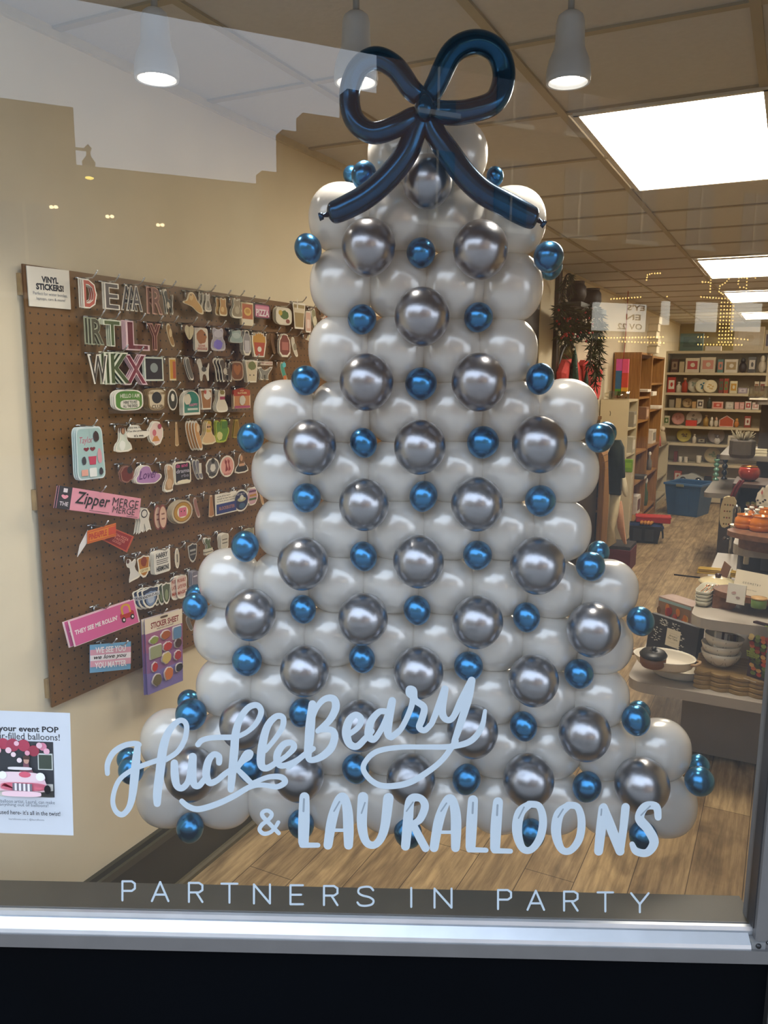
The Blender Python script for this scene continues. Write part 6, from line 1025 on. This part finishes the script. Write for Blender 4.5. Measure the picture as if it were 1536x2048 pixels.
def sprigs(name, label, lines, seed, ln=.07, dens=46, berries=0, cat='garland'):
    q = random.Random(seed); P0 = lines[0][0]; c = wp(*P0, .15); o = thing(name, label, cat, c, 0)
    g = MB(); gs = MB(); bs = MB()
    for L_ in lines:
        p3 = [wp(x, y, .15+.02*((i*7) % 3)) - c for i, (x, y) in enumerate(L_)]; cc = [Vector(p) for p in catmull([tuple(p) for p in p3], 8)]; gs.tube(cc, .006, mat('#2a2416', .8), 5)
        n = max(6, int(dens*sum((cc[i+1]-cc[i]).length for i in range(len(cc)-1))))
        for i in range(n):
            t = q.random()*(len(cc)-1.001); k = int(t); p = cc[k].lerp(cc[k+1], t-k); dr = Vector((q.uniform(-1, 1), q.uniform(-.8, .8), q.uniform(-1.5, .1))).normalized(); l_ = ln*q.uniform(.6, 1.3); sd = dr.cross(Vector((q.random(), q.random(), q.random()))).normalized()*l_*.075
            m = M_ev if q.random() < .65 else M_ev2; tip = p+dr*l_; mid = p+dr*l_*.5+Vector((0, 0, -.004)); nn = dr.cross(sd).normalized()*.0015
            g.add([p, mid+sd, tip, mid-sd, mid+nn], [(0, 1, 4), (1, 2, 4), (2, 3, 4), (3, 0, 4)], m)
        for i in range(berries): p = cc[q.randrange(len(cc))]; bs.ell(tuple(p+Vector((q.uniform(-.04, .04), q.uniform(-.06, -.02), q.uniform(-.08, .02)))), (.010,)*3, mat('#a8201c', .3) if q.random() < .55 else mat('#d8d4c4', .3, .5), nu=8, nv=6)
    g.build('leaves', o); gs.build('stem', o)
    if berries: bs.build('berries', o)
    return o
sprigs('evergreen_garland', 'evergreen garland with red and silver berries draped over the wall shelf', [[(1118, 612), (1135, 628), (1150, 640), (1170, 632), (1190, 612)], [(1122, 606), (1140, 618), (1160, 622), (1182, 606)], [(1120, 630), (1140, 650), (1160, 655), (1178, 645)], [(1118, 645), (1130, 655), (1150, 660)]] + [[(x, 632), (x+1, y)] for x, y in ((1121, 668), (1127, 676), (1132, 665), (1137, 680), (1143, 682), (1149, 668), (1156, 662), (1162, 668), (1168, 674), (1175, 660))], 3, .085, 330, 7)
sprigs('hanging_vine', 'short dark vine hanging above the wall shelf by the ceiling', [[(1125, 575), (1132, 552), (1142, 550), (1146, 580)], [(1128, 560), (1124, 600)], [(1140, 556), (1145, 590)]], 5, .07, 150, 0, 'plant')
sprigs('hanging_fern', 'long hanging evergreen strand at the end of the wall shelf', [[(1194, 612), (1196, 660), (1190, 700), (1192, 770)], [(1198, 640), (1200, 690), (1198, 745)], [(1186, 665), (1182, 705), (1180, 730)], [(1190, 612), (1202, 630), (1206, 655)]], 8, .085, 330, 0, 'plant')
# arched mirror, red cushions, cone trees
c = wp(1133, 760, .02); vm0, vm1 = wp(1113, 740).dot(D3), wp(1154, 740).dot(D3); zt = wp(1133, 685).z; rm_ = (vm1-vm0)/2
o = thing('arched_mirror', 'arched mirror with a thin black frame on the left wall', 'mirror', room(UW+.012, (vm0+vm1)/2, 1.25), WZ); hm = zt-1.25-rm_
out = [(rm_*math.cos(math.pi*i/20), hm+rm_*math.sin(math.pi*i/20)) for i in range(21)] + [(-rm_, 0), (rm_, 0)]
MB().prism([(x*.93, z) for x, z in out], -.004, .008, mat('#9a8a58', .08, .85, var=.02), lambda x, z, t: (x, t, z)).build('glass', o)
MB().tube([(rm_, -.01, 0)]+[(x, -.01, z) for x, z in out[:21]]+[(-rm_, -.01, 0)], .018, mat('#1b1712', .4), 8).build('frame', o)
o = thing('console_cabinet', 'low dark cabinet under the arched mirror, behind the balloons', 'cabinet', room(UW+.01, 6.83, 0), RZ); MB().box((.12, .36, .70), (.22, .70, 1.38), mat('#33291c', .5, var=.1)).build('body', o); MB().box((.12, .36, 1.40), (.235, .72, .03), M_oakd).build('top', o)
zc = 1.416
for i, (pts, lb) in enumerate((([(1118, 722), (1154, 716), (1154, 800), (1118, 812)], 'coral red quilted pillow hung on the wall behind the tall green cone'), ([(1160, 718), (1180, 726), (1192, 738), (1198, 738), (1194, 760), (1190, 805), (1182, 800), (1164, 770)], 'coral red quilted pillow with a pointed corner hung beside the fern'))):
    P = [wp(x, y, .06) for x, y in pts]; c = sum(P, Vector())/len(P); q2 = smooth2([((p-c).dot(D3), p.z-c.z) for p in P], 1); n = len(q2)
    vs = []; fs = []
    for k, y in ((.86, -.05), (1, -.02), (1, .02), (.86, .05)): vs += [(x*k, y, z*k) for x, z in q2]
    for a_ in range(3): fs += [(a_*n+j, a_*n+(j+1) % n, (a_+1)*n+(j+1) % n, (a_+1)*n+j) for j in range(n)]
    fs += [list(range(n))[::-1], list(range(3*n, 4*n))]
    q = thing('quilted_pillow', lb, 'pillow', c, WZ, 'red quilted pillows'); MB().add(vs, fs, mat('#c8403a', .8, var=.10, scale=60, bump=.8)).build('cover', q); MB().tube([(0, 0, max(z for _, z in q2)-.01), (0, .06, max(z for _, z in q2)+.05), (0, .058, max(z for _, z in q2)+.05)], .004, mat('#8a2a26', .6), 6).build('loop', q)
for i, (x, yt, r, lb) in enumerate(((1146, 690, .085, 'tall glittery dark green cone tree in front of the red cushions'), (1171, 736, .065, 'shorter glittery dark green cone tree beside the tall one'))):
    p = wp(x, 780, .14); q = thing('cone_tree', lb, 'ornament', room(UW+.14, p.dot(D3), zc), WZ, 'green cone trees'); h = zat(p, yt)-zc; MB().lathe([(0, 0), (r, 0), (r*.8, h*.25), (r*.5, h*.55), (r*.22, h*.85), (0, h)], mat('#1d3a2c', .25, .5, var=.5, scale=90, bump=1.0), 24, wave=(.05, 8)).build('cone', q); MB().lathe([(0, 0), (r*.5, 0), (r*.4, .012), (0, .012)], mat('#3a2d1c', .6), 16).build('foot', q)
# ---- grey display at the right of the aisle
o = thing('display_stand', 'far grey tiered stand with candle holders on its low shelf', 'display stand', room(0, 0, 0), RZ)
for z, u0, v0 in ((.712, -.665, 7.98), (1.06, uvz(atv(1440, 908, 8.15))[0], 8.12), (1.575, -.30, 8.25)): MB().prism(curved(u0, .5, v0, 9.3, .05), z-.045, z, mat('#7d756a', .5, var=.03)).build('shelf', o)
MB().box((.02, 8.65, .33), (1.08, 1.15, .66), mat('#3c332c', .6, var=.05)).build('base', o); MB().box((.12, 8.85, 1.12), (.75, .6, .82), mat('#3f372f', .6)).build('column', o)
def holder(x, yt, c, lb):
    p = atz(x, 960 if x < 1440 else 958, .712); h = zat(p, yt)-.712; q = thing('candle_holder', lb, 'candle holder', p, RZ); r = .031; pr = [(0, 0), (r*1.1, 0), (r*1.0, .012), (r*.4, h*.12)]
    for k in range(3): z0 = h*(.14+.24*k); pr += [(r*.42, z0), (r*.85, z0+h*.06), (r*.95, z0+h*.11), (r*.85, z0+h*.16), (r*.42, z0+h*.22)]
    pr += [(r*.6, h*.88), (r*.95, h*.94), (r*.9, h), (0, h)]; MB().lathe(pr, mat(c, .15, .1, var=.03, coat=.5), 22).build('body', q); MB().lathe([(0, h), (r*.3, h), (r*.3, h+.02), (0, h+.02)], mat('#2a2a2c', .5), 10).build('socket', q)
holder(1431, 918, '#6fa590', 'sea green bubble candle holder on the far grey stand'); holder(1448, 906, '#1f3048', 'navy bubble candle holder on the far grey stand')
p = atz(1483, 915, 1.06); o = thing('grey_planter', 'dark grey faceted planter with a tuft of dry grass on the far stand', 'planter', p, RZ); r = .11; MB().lathe([(0, 0), (r*.85, 0), (r, .03), (r, .15), (r*.9, .16), (0, .15)], mat('#544b40', .7, var=.1), 8, smooth=False).build('body', o)
g = MB(); q = random.Random(2)
for i in range(60): a_ = q.uniform(0, 6.28); k = q.uniform(.2, .95); g.tube([(0.03*math.cos(a_), .03*math.sin(a_), .15), (r*k*math.cos(a_), r*k*math.sin(a_), .15+.09*q.uniform(.5, 1.1))], .004, mat('#8a8068', .8, var=.2), 4)
g.build('dry_grass', o)
for i, lb in enumerate(('lower cream book lying by the grey planter', 'upper cream book lying by the grey planter')): p = atz(1516, 912, 1.06); q = thing('book', lb, 'book', p+Vector((0, 0, .031*i)), RZ+.05*i, 'cream books on the far stand'); MB().box((0, .05, .004), (.15, .10, .007), mat('#d9cfb0', .5)).build('cover', q); MB().box((0, .05, .016), (.145, .095, .018), mat('#e9e0c6', .7)).build('pages', q); MB().box((0, .05, .0275), (.15, .10, .005), mat('#d9cfb0', .5)).build('cover', q)
p = atz(1515, 800, 1.575); o = thing('glass_box', 'clear glass box on the top tier of the far grey stand', 'glass box', atv(1520, 797, 8.35), RZ); o.location.z = 1.575; gm2 = glass_mat((.8, .78, .70), 2.0)
for c_, d_ in (((0, 0, .06), (.20, .004, .12)), ((0, .12, .06), (.20, .004, .12)), ((-.1, .06, .06), (.004, .12, .12)), ((.1, .06, .06), (.004, .12, .12)), ((0, .06, .122), (.2, .124, .004))): MB().box(c_, d_, gm2).build('pane', o)
MB().box((-.01, -.09, .006), (.15, .06, .012), mat('#ece4d0', .5)).build('card', o)
o = thing('brown_cabinet', 'dark brown open cabinet carrying the red pot', 'cabinet', room(-.345, 6.95, 0), RZ); MB().box((.25, .25, .925), (.54, .52, .03), mat('#4a3426', .5)).build('top', o)
for x in (.0, .5): MB().box((x, .25, .455), (.04, .5, .91), mat('#2c201a', .5)).build('side_panel', o)
MB().box((.25, .49, .455), (.5, .02, .91), mat('#1f1814', .6)).build('back_panel', o); MB().box((.25, .25, .62), (.48, .44, .02), mat('#3a2a20', .5)).build('shelf', o)
p = atz(1497, 961, .941); o = thing('glass_pot', 'red ribbed glass pot with a gold rim on the brown cabinet', 'pot', p, RZ); MB().lathe([(0, 0), (.045, 0), (.075, .03), (.085, .065), (.075, .10), (.062, .115), (.058, .112), (.07, .09), (.078, .065), (.05, .012), (0, .01)], mat('#b03a2c', .15, .2, var=.15, scale=20, coat=.6), 32, wave=(.03, 16)).build('body', o); MB().lathe([(.060, .114), (.065, .118), (.060, .122)], mat('#c8a04c', .25, .9), 32, cap=False).build('rim', o)
p = atz(1503, 1020, .631); o = thing('flower_vase', 'small pale green vase of flowers inside the brown cabinet', 'vase', atv(1503, 1015, 7.0), RZ); o.location.z = .631; MB().lathe([(0, 0), (.03, 0), (.04, .04), (.025, .08), (.03, .09), (0, .085)], mat('#7d9a78', .3), 18).build('body', o)
g = MB()
for i in range(9): a_ = i*.7; g.ell((.03*math.cos(a_), .02*math.sin(a_), .12+.015*(i % 3)), (.016, .016, .013), mat(('#b8743c', '#c9a88a', '#8f8a50')[i % 3], .7), nu=10, nv=6)
g.build('flowers', o)
o = thing('floor_hatch', 'short dark metal strip set in the plank floor by the stand', 'floor strip', room(0, 0, 0), 0); a, b = atz(1348, 1150, .001), atz(1400, 1156, .001); MB().tube([a, b], .012, mat('#2b2520', .4, .5), 6).build('strip', o)
for i, (x, c1, c2, lb) in enumerate(((1324, '#c86a5c', '#e0b8a4', 'pink doll standing on the low white bookcase'), (1334, '#b8a888', '#d9c8b0', 'beige doll standing on the low white bookcase'))):
    q = thing('doll', lb, 'doll', room(-1.57+.02*i, 11.25+.35*i, .861), RZ, 'dolls on the low bookcase'); MB().lathe([(0, 0), (.06, 0), (.05, .10), (.03, .17), (0, .18)], mat(c1, .8), 16).build('dress', q); MB().ell((0, 0, .21), (.032, .03, .036), mat(c2, .6), nu=14, nv=10).build('head', q)
